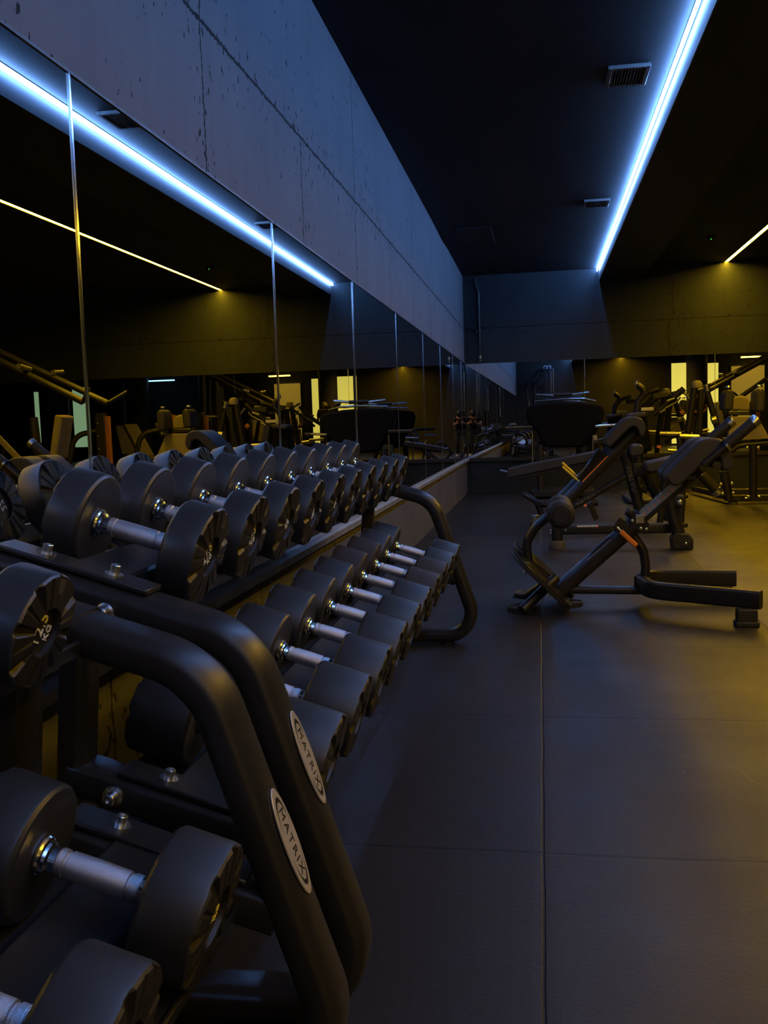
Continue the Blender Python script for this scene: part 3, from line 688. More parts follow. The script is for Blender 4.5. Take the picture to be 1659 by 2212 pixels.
text_mesh('MATRIX', 0.040, 'ink_grey', B1, frame_m(V((p1[-1].x * .62 + p1[-3].x * .38 - .0, p1[-1].y * .62 + p1[-3].y * .38 - .0275, fz)), (p1[-1] - p1[-2]), (0, -1, 0)), 'lettering', 0.0003, 1.25)
for p, q in ((nearend, 0), (farend, 1)):
    fx = p.x - .065
    MB().box((fx - .045, p.y - .028, 0.02), (fx + .045, p.y + .028, 0.08)).build('foot_block', 'frame_dull', B1, bevel=0.006)
    MB().box((fx - .052, p.y - .036, 0.0), (fx + .052, p.y + .036, 0.024)).build('foot_pad', 'foot_rubber', B1, bevel=0.006)
# front feet and foot plates
for (a, c, yy) in (((1128, 1318), (1188, 1262), 4.85), ((1140, 1288), (1182, 1254), 5.14)):
    bar(B1, 'front_leg', 'frame_black', SZ(*a, 0.02) * 1.0, V((S(*c, yy).x + .03, Y0 + (yy - Y0) * .55, S(*c, yy).z + .02)), oval(0.026, 0.026, 18, 2.2), smooth=50)
    g = SZ(*a, 0.0)
    MB().lathe(V((g.x, g.y, 0)), (0, 0, 1), [(0, 0), (0, .074), (.018, .074), (.023, .069), (.016, .060), (.016, 0)], 28).build('foot_disc', 'foot_rubber', B1)
g = SZ(1236, 1309, 0.0)
MB().lathe(V((g.x, g.y + .02, 0)), (0, 0, 1), [(0, 0), (0, .056), (.018, .056), (.022, .051), (.016, .044), (.016, 0)], 28).build('foot_disc', 'foot_rubber', B1)
for (a, c, yy) in (((1107, 1188), (1234, 1311), 4.84), ((1113, 1170), (1240, 1294), 5.115)):
    p, q = S(*a, yy), S(*c, yy); q.z = max(q.z, 0.03); d = (q - p).normalized(); Lp = (q - p).length; up_ = V((-d.z, 0, d.x)); up_ = up_ if up_.z > 0 else -up_
    wv = V((0, 1, 0)); hw = 0.115; out = []
    for k in range(13):
        t = math.pi * (0.5 + k / 12); out.append(p + d * (hw * (1 + math.cos(t))) + wv * (hw * math.sin(t)))
    for k in range(13):
        t = math.pi * (-0.5 + k / 12); out.append(q - d * (hw * .6 * (1 - math.cos(t))) + wv * (hw * math.sin(t)))
    MB().prism([x + up_ * .003 for x in out], up_ * .006).build('foot_plate', 'plate_gloss', B1, bevel=0.002)
    MB().prism([x - up_ * .017 for x in out], up_ * .020).build('plate_backing', 'frame_dull', B1, bevel=0.003)
    for k in (.30, .72): cyl(B1, 'plate_bolt', 'steel', p + d * Lp * k - up_ * .018, p + d * Lp * k - up_ * .045, 0.008, 10)
rods(B1, 'ankle_tube', 'frame_black', [S(1141, 1210, Y0), S(1137, 1172, Y0), S(1158, 1136, Y0), S(1203, 1103, Y0)], 0.024, [0, .09, .16, 0])
rc = S(1210, 1104, Y0)
cyl(B1, 'roller_axle', 'steel', rc + V((0, -.20, 0)), rc + V((0, .20, 0)), 0.012)
for y_a, y_b in ((-.235, -.04), (.04, .235)):
    r_ = 0.069
    MB().lathe(rc + V((0, y_a, 0)), (0, 1, 0), [(0, 0), (0, .036), (.004, .039), (.004, .045), (0.002, .047), (.012, .062), (.030, r_), (.13, r_), (.135, r_ - .003), (.140, r_), (.165, r_), (.183, .062), (.193, .046), (.195, 0)], 40).build('ankle_roller', 'foam', B1, smooth=35)
# levers, knob, plates and labels
kn = S(1357, 1105, Y0 - .04)
MB().lathe(S(1377, 1122, Y0 - .03), kn - S(1377, 1122, Y0 - .03), [(0, 0), (0, .008), (.03, .008), (.03, .016), (.045, .023), (.065, .022), (.072, .015), (.072, 0)], 20).build('adjust_knob', 'grip_rubber', B1)
MB().box(tuple(o1 + V((-.03, -.055, -.02))), tuple(o1 + V((.012, -.040, .025)))).build('knob_bracket', 'steel', B1, bevel=.003)
kp = [S(1326, 1148, 4.94), S(1329, 1128, 4.94), S(1339, 1116, 4.94), S(1348, 1122, 4.94), S(1362, 1136, 4.94), S(1350, 1152, 4.94)]
MB().prism(kp, (0, .014, 0)).build('lever_guard', 'frame_black', B1, bevel=.004)
lv0, lv1 = S(1341, 1148, 4.90), S(1375, 1179, 4.90)
MB().sweep([lv0, lv1], rrect(0.0125, 0.010, 0.007), (0, 1, 0)).build('release_lever', 'orange_plastic', B1, bevel=0.003)
cyl(B1, 'lever_rod', 'steel', S(1333, 1139, 4.91), lv0 + (lv1 - lv0) * .1, 0.006)
for pq in ((1384, 1141), (1396, 1143), (1366, 1125)): bolt(B1, S(*pq, 4.945), (0, -1, 0), 0.009)
dm = (o1 - o0).normalized(); nm = V((-dm.z, 0, dm.x))
la, lb = S(1270, 1212, 4.965), S(1316, 1169, 4.965)
cL = o0 + dm * ((la - o0).dot(dm)); cR = o0 + dm * ((lb - o0).dot(dm)); fr = nm * .75 + V((0, -.66, 0)); fr.normalize(); tv = dm.cross(fr).normalized()
off = fr * .0420
lbl = MB().prism([cL + off - tv * .010, cR + off - tv * .010, cR + off + tv * .010, cL + off + tv * .010], fr * .0012).build('warning_label', 'decal_white', B1, smooth=0)
MB().prism([cR + off - tv * .010 + dm * .0005, cR + off - tv * .010 + dm * .012, cR + off + tv * .010 + dm * .012, cR + off + tv * .010 + dm * .0005], fr * .0013).build('red_mark', 'ink_red', lbl, smooth=0)

# ---- second back extension bench behind it
Y1 = 7.3
B2 = thing('back_extension_bench', 'black bench behind the orange lever bench, with two yellow rods on its beam', 'exercise bench', (0.5, Y1, 0))
q0, q1 = S(1206, 1100, Y1), S(1392, 912, Y1); d2 = (q1 - q0).normalized()
bar(B2, 'main_beam', 'frame_black', q0, q1 - d2 * .03, oval(0.046, 0.046, 20, 2.4), smooth=50)
bar(B2, 'rear_beam', 'frame_black', S(1196, 1090, Y1 + .14), S(1345, 940, Y1 + .14), oval(0.034, 0.034, 16, 2.2), smooth=50)
cyl(B2, 'beam_end_cap', 'foot_rubber', q1 - d2 * .035, q1 - d2 * .02, 0.05)
P2 = [(1304.4, 953.8), (1305.5, 946), (1313, 937), (1337, 913), (1346, 905), (1358.7, 900), (1371, 900), (1381, 904), (1387.5, 913), (1390.5, 929), (1387, 939.5), (1381, 944), (1376, 938), (1373, 926), (1366, 920), (1357, 923), (1320, 960), (1313, 963.5), (1307, 961)]
pts = [S(a, c, Y1) for a, c in P2]
MB().prism([V((p.x, Y1 - .16, p.z)) for p in pts], (0, .34, 0)).build('hip_pad', 'pad_leather', B2, bevel=0.022, seg=3, smooth=45)
bx = [S(1249, 1031, Y1 - .06), S(1293, 968, Y1 - .06), S(1312, 985, Y1 - .06), S(1258, 1041, Y1 - .06)]
sl = MB().prism(bx, (0, .16, 0)).build('adjust_sleeve', 'plate_gloss', B2, bevel=.006)
MB().prism([S(1257, 1040, Y1 - .064), S(1312, 984, Y1 - .064), S(1313, 986, Y1 - .064), S(1259, 1042, Y1 - .064)], (0, .003, 0)).build('orange_stripe', 'orange_plastic', sl, smooth=0)
MB().sweep([S(1385, 932, Y1 - .05), S(1388, 928, Y1 - .05)], oval(.006, .006, 8, 2)).build('orange_tab', 'orange_plastic', B2)
for a, c, yy in (((1214, 999), (1241, 1024), Y1 + .03), ((1214.5, 1008), (1246, 1036), Y1 - .06)):
    p, q = S(*a, yy), S(*c, yy)
    r1 = cyl(B2, 'locking_rod', 'yellow_plastic', p, q, 0.0095, 14, .002); cyl(B2, 'rod_end', 'steel', q, q + (q - p).normalized() * .03, 0.006, 10)
ft = SZ(1204, 1184, 0.0)
cyl(B2, 'front_post', 'frame_black', (ft.x, ft.y, 0.03), (ft.x, ft.y, S(1204, 1098, ft.y).z), 0.043)
MB().lathe((ft.x, ft.y, 0), (0, 0, 1), [(0, 0), (0, .062), (.040, .062), (.060, .052), (.060, 0)], 28).build('foot_cap', 'foot_rubber_grey', B2)
zz = S(1300, 1143, ft.y).z
bt_ = bar(B2, 'base_tube', 'frame_black', (ft.x - .02, ft.y + .01, zz), (S(1462, 1143, ft.y).x, ft.y + .02, zz), rrect(0.036, 0.036, 0.014), smooth=50)
MB().box((S(1246, 1136, ft.y).x, ft.y - .030, zz + .020), (S(1288, 1136, ft.y).x, ft.y - .026, zz + .034)).build('warning_label', 'decal_white', bt_, smooth=0)
MB().box((S(1288, 1136, ft.y).x, ft.y - .030, zz + .020), (S(1292, 1136, ft.y).x, ft.y - .026, zz + .034)).build('red_mark', 'ink_red', bt_, smooth=0)
rf = SZ(1474, 1186, 0.0)
rods(B2, 'rear_post', 'frame_black', [S(1446, 1070, rf.y), S(1452, 1110, rf.y), V((rf.x - .01, rf.y, .06))], 0.046, [0, .3, 0], smooth=50)
MB().prism([V((rf.x - .075, rf.y - .05, 0)), V((rf.x + .070, rf.y - .05, 0)), V((rf.x + .072, rf.y - .05, .075)), V((rf.x + .04, rf.y - .05, .115)), V((rf.x - .05, rf.y - .05, .125)), V((rf.x - .085, rf.y - .05, .08))], (0, .13, 0)).build('rear_foot', 'foot_rubber', B2, bevel=.012)
fp = V((rf.x + .012, rf.y - .053, .048)); MB().box((fp.x - .03, fp.y - .004, fp.z - .024), (fp.x + .04, fp.y + .002, fp.z + .024)).build('foot_socket', 'frame_dull', B2, bevel=.004); bolt(B2, fp + V((.005, -.004, 0)), (0, -1, 0), .010)
hb = S(1467, 1082, rf.y)
MB().box((hb.x - .045, hb.y - .05, hb.z - .045), (hb.x + .035, hb.y + .05, hb.z + .045)).build('hinge_block', 'foot_rubber', B2, bevel=.014); bolt(B2, hb + V((-.002, -.05, -.005)), (0, -1, 0), .018)
for pq in ((1190, 1146), (1190, 1152), (1222, 1145)): bolt(B2, S(*pq, ft.y - .03), (-.5, -1, 0), .010)

# ---- flat decline bench with the lettered post
Y2 = 8.9
B3 = thing('decline_bench', 'black decline bench with a long flat back pad sloping left and a lettered upright', 'exercise bench', (0.6, Y2, 0))
poly_pad(B3, 'back_pad', 'pad_leather', [(1096, 1016), (1098, 1012), (1150, 1000), (1290, 974), (1320, 969), (1322, 984), (1290, 992), (1160, 1018), (1100, 1031), (1096.5, 1028)], Y2, .14, .014)
poly_pad(B3, 'pad_board', 'frame_dull', [(1104, 1029), (1200, 1010), (1318, 985), (1318, 991), (1200, 1019), (1108, 1035)], Y2, .12, .004)
poly_pad(B3, 'seat_pad', 'pad_leather', [(1357, 968), (1362, 961), (1380, 958), (1386, 963), (1387, 974), (1383, 981), (1362, 986), (1357, 980)], Y2, .16, .016)
cyl(B3, 'head_rod', 'steel', S(1080, 1016, Y2), S(1100, 1020, Y2), .009, 12)
up0, up1 = S(1347, 968, Y2), S(1388, 1124, Y2)
upm = bar(B3, 'upright', 'frame_black', up0, up1, oval(0.050, 0.046, 18, 2.8), smooth=50)
text_mesh('MATRIX', 0.062, 'ink_grey', upm, frame_m(up0 * .58 + up1 * .42 + V((-.004, -.050, 0)), up0 - up1, (-.15, -1, 0.05)), 'lettering', .0004, 1.15)
br0, br1 = S(1232, 1098, Y2), S(1352, 1028, Y2)
brm = bar(B3, 'brace', 'frame_black', br0, br1, oval(0.030, 0.03, 14, 2.6), smooth=50)
text_mesh('MATRIX', 0.046, 'ink_grey', brm, frame_m(br0 * .72 + br1 * .28 + V((0, -.032, 0)), br1 - br0, (0, -1, 0)), 'lettering', .0004, 1.2)
MB().prism([S(1269, 1092, Y2 - .05), S(1279, 1084, Y2 - .05), S(1294, 1120, Y2 - .05), S(1284, 1126, Y2 - .05)], (0, .03, 0)).build('stop_plate', 'frame_dull', B3, bevel=.004)
cyl(B3, 'stop_peg', 'foot_rubber', S(1278, 1086, Y2), S(1291, 1085, Y2), .03, 18)
bolt(B3, S(1264, 1092, Y2 - .05), (0, -1, 0), .014, 'ink_red')
rods(B3, 'rear_leg', 'frame_black', [S(1388, 1010, Y2), S(1440, 1118, Y2)], 0.042, smooth=50)
rods(B3, 'cross_strut', 'frame_black', [S(1372, 1046, Y2), S(1398, 1062, Y2)], 0.022)
MB().box(tuple(S(1381, 1016, Y2) + V((-.06, -.06, -.05))), tuple(S(1381, 1016, Y2) + V((.07, .06, .06)))).build('pivot_block', 'frame_black', B3, bevel=.014)
rg = SZ(1450, 1124, 0.0); MB().lathe((rg.x, rg.y, 0), (0, 0, 1), [(0, 0), (0, .07), (.03, .07), (.05, .05), (.05, 0)], 20).build('foot_pad', 'foot_rubber', B3)
rods(B3, 'front_bar', 'frame_black', [S(1133, 1068, Y2 + .3), S(1168, 1090, Y2 + .1), S(1236, 1094, Y2)], .026, .1)
rods(B3, 'front_leg', 'frame_black', [S(1160, 1084, Y2 + .1), S(1169, 1110, Y2 + .1)], .028)
rr = SZ(1155, 1142, 0.0)
cyl(B3, 'transport_roller', 'steel', S(1155, 1112, rr.y), S(1155, 1131, rr.y), .040, 20, .005); MB().lathe((rr.x, rr.y, 0), (0, 0, 1), [(0, 0), (0, .045), (.04, .045), (.05, .04), (.05, 0)], 20).build('foot_pad', 'foot_rubber', B3)
# ---- second decline bench to its right
Y3 = 8.6
B4 = thing('decline_bench', 'black flat padded bench partly hidden behind the front bench hip pads', 'exercise bench', (1.4, Y3, 0))
poly_pad(B4, 'back_pad', 'pad_leather', [(1391, 1006), (1393, 1000), (1400, 997), (1480, 978), (1530, 966), (1533, 980), (1480, 1002), (1400, 1019), (1392, 1015)], Y3, .15, .014)
rods(B4, 'frame_rail', 'frame_black', [S(1400, 1018, Y3), S(1560, 985, Y3)], .026)
rods(B4, 'upright', 'frame_black', [S(1475, 1000, Y3), V((S(1470, 1098, Y3).x, Y3, .03))], .032)
rods(B4, 'front_post', 'frame_black', [S(1440, 1010, Y3), V((S(1425, 1096, Y3).x, Y3, .03))], .028)
p, q = S(1502, 1012, Y3), S(1554, 1067, Y3); d = (q - p).normalized(); L_ = (q - p).length
cyl(B4, 'roller_neck', 'steel', p, p + d * L_ * .28, .026); cyl(B4, 'foam_roller', 'foam', p + d * L_ * .26, p + d * L_ * .84, .044, 24, .006); cyl(B4, 'roller_cap', 'steel', p + d * L_ * .84, q, .046, 24, .004)
for x in (1470, 1425):
    MB().lathe((S(x, 1097, Y3).x, Y3, 0), (0, 0, 1), [(0, 0), (0, .06), (.03, .06), (.04, .03), (.04, 0)], 20).build('foot_pad', 'foot_rubber', B4)

# ================================================================== MACHINES NEAR THE END WALL
Y5 = 12.0
M1 = thing('cardio_machine', 'machine by the end wall with a wide rounded black back panel and bright handlebars', 'exercise machine', (0.25, Y5, 0))
pan = [(1136, 893), (1139, 879), (1150, 874), (1190, 868), (1250, 868), (1294, 873), (1304, 878), (1307, 892), (1303, 908), (1285, 940), (1277, 955), (1262, 966), (1180, 967), (1170, 956), (1160, 935), (1142, 915)]
MB().prism([S(a, c, Y5) for a, c in pan], (0, .14, 0)).build('back_panel', 'shroud_black', M1, bevel=.03, seg=3)
for a, c, yy in (((1158, 852), (1196, 854), Y5 + .05), ((1234, 852), (1272, 847), Y5 + .05)):
    cyl(M1, 'handlebar', 'chrome', S(*a, yy), S(*c, yy), .017, 16)
cyl(M1, 'handlebar_centre', 'grip_rubber', S(1196, 853, Y5 + .05), S(1236, 852, Y5 + .05), .024, 16)
rods(M1, 'upper_rail', 'chrome', [S(1154, 867, Y5 + .1), S(1210, 862, Y5 + .1), S(1262, 861, Y5 + .1), S(1287, 866, Y5 + .1)], .014, .2)
MB().prism([S(1218, 861, Y5 + .12), S(1235, 858, Y5 + .12), S(1262, 861, Y5 + .12), S(1255, 864, Y5 + .12)], (0, .2, .0)).build('top_tray', 'steel', M1, bevel=.003)
for a, c in (((1166, 960), (1166, 1071)), ((1262, 960), (1266, 1068))):
    cyl(M1, 'post', 'frame_dull', S(*a, Y5 + .05), V((S(*a, Y5 + .05).x, Y5 + .05, 0.0)), .042, 18)
for a, c in (((1150, 930), (1151, 1002)), ((1281, 940), (1281, 980))):
    cyl(M1, 'side_rail', 'chrome', S(*a, Y5 - .1), S(*c, Y5 - .1), .012, 12)
bar(M1, 'left_arm_rest', 'frame_black', S(1088, 925, Y5 - .2), S(1146, 923, Y5 - .1), rrect(.02, .07, .01)); bar(M1, 'right_arm_rest', 'chrome', S(1286, 921, Y5 - .1), S(1338, 917, Y5 - .1), rrect(.016, .045, .01))
cyl(M1, 'left_grip', 'chrome', S(1084, 940, Y5 - .1), S(1112, 938, Y5 - .1), .016, 12)
MB().prism([S(1280, 941, Y5 - .12), S(1289, 939, Y5 - .12), S(1291, 950, Y5 - .12), S(1283, 951, Y5 - .12)], (0, .05, 0)).build('cup_holder', 'steel', M1, bevel=.004)
MB().box((S(1150, 1060, Y5).x, Y5 - .15, 0.02), (S(1285, 1060, Y5).x, Y5 + .55, .10)).build('base_deck', 'frame_black', M1, bevel=.01)
MB().box((S(1196, 984, Y5).x, Y5 + .16, S(1200, 984, Y5).z), (S(1232, 984, Y5).x, Y5 + .20, S(1200, 957, Y5).z)).build('console_screen', 'screen_grey', M1, bevel=.006)

# plate loaded seat machine at the right edge
Y6 = 10.4
M2 = thing('leg_press_machine', 'seated machine at the right edge with tan back pads and black shoulder pads', 'exercise machine', (2.3, Y6, 0))
def pad_px(th, nm, m, px, Y, dep, bev=.02): return MB().prism([S(a, c, Y) for a, c in px], (0, dep, 0)).build(nm, m, th, bevel=bev, seg=3)
pad_px(M2, 'head_pad', 'pad_tan', [(1580, 886), (1582, 866), (1588, 857), (1600, 854), (1614, 857), (1622, 868), (1626, 888)], Y6, .07)
pad_px(M2, 'pad_shell', 'frame_black', [(1567, 897), (1572, 888), (1632, 887), (1634, 897)], Y6 - .03, .14, .01)
pad_px(M2, 'back_pad', 'pad_tan', [(1572, 950), (1578, 900), (1636, 898), (1662, 945), (1660, 948), (1590, 952)], Y6 - .06, .08)
for px in ([(1562, 886), (1565, 850), (1572, 841), (1582, 842), (1587, 850), (1584, 886)], [(1631, 890), (1633, 848), (1640, 838), (1651, 840), (1654, 850), (1652, 890)]):
    pad_px(M2, 'shoulder_pad', 'pad_leather', px, Y6 - .22, .26, .03)
for pq in ((1573, 838), (1641, 836)): bolt(M2, S(*pq, Y6 - .1), (0, 0, 1), .03)
rods(M2, 'seat_frame', 'frame_black', [S(1570, 984, Y6), S(1592, 962, Y6), S(1662, 956, Y6), S(1720, 955, Y6)], .032, .15)
rods(M2, 'seat_post', 'frame_black', [S(1627, 960, Y6), S(1627, 1076, Y6)], .040)
for pq in ((1614, 968), (1638, 967)): bolt(M2, S(*pq, Y6 - .05), (0, -1, 0), .02)
for pq in ((1617, 1073), (1640, 1073), (1612, 1077)): bolt(M2, S(*pq, Y6 - .1), (0, -.3, 1), .022)
rods(M2, 'front_leg', 'frame_black', [S(1564, 1018, Y6 + .1), S(1574, 1080, Y6 + .1)], .048)
for pq in ((1557, 1046), (1581, 1044), (1561, 1066), (1584, 1065)): bolt(M2, S(*pq, Y6 + .02), (0, -1, 0), .018)
gz = SZ(1575, 1090, 0.0)
MB().box((gz.x - .02, gz.y, 0.03), (gz.x + 1.2, gz.y + .09, .10)).build('base_rail', 'frame_black', M2, bevel=.012)
MB().box((gz.x - .02, gz.y + .9, 0.03), (gz.x + 1.2, gz.y + .99, .10)).build('base_rail', 'frame_black', M2, bevel=.012)
rods(M2, 'side_rail', 'frame_black', [(gz.x + .02, gz.y + .05, .07), SZ(1500, 1056, .07)], .035)
rods(M2, 'side_rail', 'frame_black', [(gz.x + 1.1, gz.y + .05, .07), (gz.x + 1.1, gz.y + 1.0, .07)], .035)
for dx in (.05, 1.1): MB().lathe((gz.x + dx, gz.y + .05, 0), (0, 0, 1), [(0, 0), (0, .05), (.02, .05), (.034, .03), (.034, 0)], 18).build('foot_pad', 'foot_rubber_grey', M2)

# A-frame machine with gold lit tube
Y7 = 11.6
M3 = thing('plate_loaded_machine', 'tall A shaped black machine frame left of the tan seat machine', 'exercise machine', (1.9, Y7, 0))
for a, c, r in (((1500, 838), (1484, 946), .040), ((1514, 842), (1510, 950), .034), ((1527, 846), (1553, 936), .036), ((1523, 842), (1498, 955), .03)):
    rods(M3, 'frame_tube', 'frame_black', [S(*a, Y7), S(*c, Y7)], r)
for x_ in (1484, 1553):
    p_ = S(x_, 940, Y7); rods(M3, 'leg', 'frame_black', [p_, V((p_.x + (-.06 if x_ < 1500 else .1), Y7, .03))], .036)
    MB().lathe((p_.x + (-.06 if x_ < 1500 else .1), Y7, 0), (0, 0, 1), [(0, 0), (0, .07), (.03, .07), (.04, .04), (.04, 0)], 18).build('foot_pad', 'foot_rubber', M3)
MB().lathe(S(1505, 838, Y7), V((0, 0, 1)), [(0, 0), (0, .055), (.05, .06), (.08, .045), (.09, 0)], 20).build('top_cap', 'pad_tan', M3)
MB().lathe(S(1525, 830, Y7), V((.2, 0, -1)), [(0, 0), (0, .05), (.03, .05), (.03, .035), (.05, .035), (.05, .05), (.08, .05), (.09, 0)], 20).build('pulley_hub', 'steel', M3)
cyl(M3, 'collar', 'steel', S(1537, 908, Y7), S(1547, 905, Y7), .05)
rods(M3, 'lever_arm', 'frame_black', [S(1402, 902, Y7), S(1452, 862, Y7), S(1476, 838, Y7)], .026, .3)
rods(M3, 'lever_arm', 'frame_black', [S(1412, 898, Y7 + .3), S(1480, 842, Y7 + .3)], .018)
rods(M3, 'link_rod', 'steel', [S(1478, 848, Y7), S(1490, 862, Y7)], .014)
rods(M3, 'link_rod', 'steel', [S(1432, 884, Y7), S(1462, 868, Y7), S(1470, 858, Y7)], .012, .05)
for p_, q_ in (((1518, 930), (1531, 927)), ((1425, 891), (1437, 884)), ((1440, 866), (1457, 860))): cyl(M3, 'peg', 'steel', S(*p_, Y7 - .1), S(*q_, Y7 - .1), .016, 12)
cyl(M3, 'handle_bar', 'yellow_plastic' if False else 'steel', S(1425, 936, Y7 - .3), S(1471, 937, Y7 - .3), .022, 16); cyl(M3, 'handle_bar', 'steel', S(1468, 942, Y7 - .5), S(1510, 944, Y7 - .5), .026, 16)
cyl(M3, 'handle_bar', 'steel', S(1442, 972, Y7 - .3), S(1466, 975, Y7 - .3), .02, 12)
rods(M3, 'support_tube', 'frame_black', [S(1467, 946, Y7 - .5), S(1470, 1000, Y7 - .5), V((S(1470, 1000, Y7 - .5).x, Y7 - .5, .02))], .03, .1)
cyl(M3, 'knob', 'orange_plastic', S(1422, 968, Y7 - .3), S(1424, 962, Y7 - .3), .025, 14); cyl(M3, 'knob', 'orange_dull', S(1471, 894, Y7), S(1478, 888, Y7), .03, 14)

# upright bike with bent handle and small console
Y8 = 11.2
M4 = thing('exercise_bike', 'stationary bike by the end wall with a bent handle and tilted console', 'exercise machine', (1.1, Y8, 0))
rods(M4, 'handle_post', 'frame_black', [S(1377, 832, Y8), S(1387, 838, Y8), S(1393, 850, Y8), S(1378, 866, Y8), S(1374, 905, Y8)], .036, .12)
cyl(M4, 'handle_end', 'steel', S(1371, 828, Y8), S(1380, 828, Y8), .034, 18, .01)
rods(M4, 'console_arm', 'frame_black', [S(1392, 850, Y8), S(1412, 842, Y8), S(1424, 840, Y8)], .028, .1)
MB().prism([S(1408, 848, Y8), S(1442, 845, Y8), S(1446, 857, Y8), S(1411, 863, Y8)], (0, .10, 0)).build('console', 'frame_black', M4, bevel=.012)
bar(M4, 'label_bar', 'decal_white', S(1385, 884, Y8 - .05), S(1412, 883, Y8 - .05), rrect(.018, .01, .004))
MB().prism([S(1355, 900, Y8), S(1398, 890, Y8), S(1402, 930, Y8), S(1410, 975, Y8), S(1352, 975, Y8)], (0, .25, 0)).build('body_shroud', 'shroud_black', M4, bevel=.03)
MB().prism([S(1352, 897, Y8 - .12), S(1358, 893, Y8 - .12), S(1392, 889, Y8 - .12), S(1398, 893, Y8 - .12), S(1396, 901, Y8 - .12), S(1356, 905, Y8 - .12)], (0, .22, 0)).build('saddle', 'pad_leather', M4, bevel=.02)
rods(M4, 'frame_post', 'frame_black', [S(1380, 970, Y8 + .12), V((S(1380, 970, Y8).x, Y8 + .12, .05))], .05)
MB().box((S(1350, 1000, Y8).x, Y8 - .3, 0), (S(1405, 1000, Y8).x, Y8 + .5, .06)).build('base', 'frame_black', M4, bevel=.02)

# ================================================================== REST OF THE HALL (right of and behind the view, shown by the mirrors)
def press(x, y, ang, label, h=2.2):
    """tall plate loaded pulley frame: two long slanted lever tubes, uprights, seat and pads"""
    th = thing('plate_loaded_machine', label, 'exercise machine', (x, y, 0))
    R = Matrix.Rotation(ang, 3, 'Z')
    def G(a, b, c): return V((x, y, 0)) + R @ V((a, b, c))
    for s_ in (-.28, .28):
        rods(th, 'lever_tube', 'frame_black', [G(.55, s_, h), G(-.85, s_ * 1.3, 1.28)], .035)
        rods(th, 'lever_handle', 'frame_black', [G(-.85, s_ * 1.3, 1.28), G(-1.0, s_ * 2.0, 1.40)], .022)
        cyl(th, 'weight_peg', 'steel', G(-.3, s_, 1.62), G(-.3, s_ * 1.9, 1.64), .025)
        rods(th, 'upright', 'frame_black', [G(.55, s_, h), G(.60, s_, .04)], .042)
        rods(th, 'base_tube', 'frame_black', [G(.75, s_, .05), G(-.9, s_, .05)], .035)
    cyl(th, 'pivot_bar', 'frame_black', G(.55, -.36, h), G(.55, .36, h), .055)
    rods(th, 'cross_brace', 'frame_black', [G(.57, -.28, 1.2), G(.57, .28, 1.2)], .03)
    rods(th, 'front_post', 'frame_black', [G(-.25, 0, .05), G(-.18, 0, 1.15)], .045)
    q = MB().box((-.2, -.19, 0), (.2, .19, .07)); M_ = Matrix.Translation(G(-.2, 0, .50)) @ R.to_4x4()
    q.v = [M_ @ p for p in q.v]; q.build('seat', 'pad_tan', th, bevel=.02, seg=3)
    q = MB().box((-.04, -.16, 0), (.04, .16, .45)); M_ = Matrix.Translation(G(-.42, 0, .72)) @ R.to_4x4() @ Matrix.Rotation(-.2, 4, 'Y')
    q.v = [M_ @ p for p in q.v]; q.build('chest_pad', 'pad_tan', th, bevel=.02, seg=3)
    return th
press(4.85, 4.9, 0.1, 'tall plate loaded pulley machine with slanted gold lit levers, mirrored at right', 2.25)
press(3.35, 9.2, -0.1, 'tall plate loaded machine mirrored at the left picture edge', 2.0)
def post(x, y, label):
    th = thing('storage_post', label, 'rack', (x, y, 0), 'upright posts with orange sides')
    MB().box((x - .06, y - .05, .03), (x + .06, y + .05, 1.22)).build('upright', 'frame_black', th, bevel=.006)
    MB().box((x - .115, y - .045, .30), (x - .065, y + .03, 1.18)).build('orange_face', 'orange_dull', th, bevel=.004)
    rods(th, 'curved_tube', 'frame_black', [(x + .05, y, 1.0), (x + .35, y - .1, .95), (x + .5, y - .15, .3), (x + .52, y - .15, .04)], .035, .2)
    MB().box((x - .25, y - .25, 0), (x + .25, y + .25, .03)).build('base_plate', 'frame_black', th, bevel=.006)
    for k in range(5): bolt(th, (x + .03, y - .051, .45 + .16 * k), (0, -1, 0), .012, 'steel', 'peg_hole')
post(3.55, 11.6, 'black upright post with an orange side, mirrored just right of the nearest seam')
post(2.98, 12.4, 'black upright post with an orange side, mirrored farther from the nearest seam')
def seat_bench(x, y, rz, label):
    th = thing('incline_bench', label, 'exercise bench', (x, y, 0)); R = Matrix.Translation((x, y, 0)) @ Matrix.Rotation(rz, 4, 'Z')
    def put(mb): mb.v = [R @ p for p in mb.v]; return mb
    put(MB().prism([V((.0, -.13, .44)), V((.42, -.13, .47)), V((.42, -.13, .54)), V((.0, -.13, .52))], (0, .26, 0))).build('seat', 'pad_tan', th, bevel=.015)
    put(MB().prism([V((-.04, -.14, .50)), V((-.50, -.14, 1.08)), V((-.44, -.14, 1.12)), V((.03, -.14, .54))], (0, .28, 0))).build('back_pad', 'pad_tan', th, bevel=.015)
    put(MB().tube([V((-.5, 0, .06)), V((.5, 0, .06))], .04)).build('base_rail', 'frame_black', th)
    put(MB().tube([V((-.25, 0, .06)), V((.1, 0, .46))], .035)).build('upright', 'frame_black', th)
    put(MB().tube([V((-.35, 0, .06)), V((-.3, 0, .85))], .03)).build('back_support', 'frame_black', th)
    for a in (-.5, .5): put(MB().tube([V((a, -.28, .04)), V((a, .28, .04))], .035, up=(0, 0, 1))).build('foot_bar', 'frame_black', th)
seat_bench(4.9, 9.8, 2.6, 'tan padded incline bench mirrored between the orange sided posts')
seat_bench(4.0, 10.6, 2.6, 'tan padded incline bench mirrored right of the second orange sided post')
seat_bench(6.2, 7.6, 2.2, 'tan padded incline bench mirrored near the left picture edge')
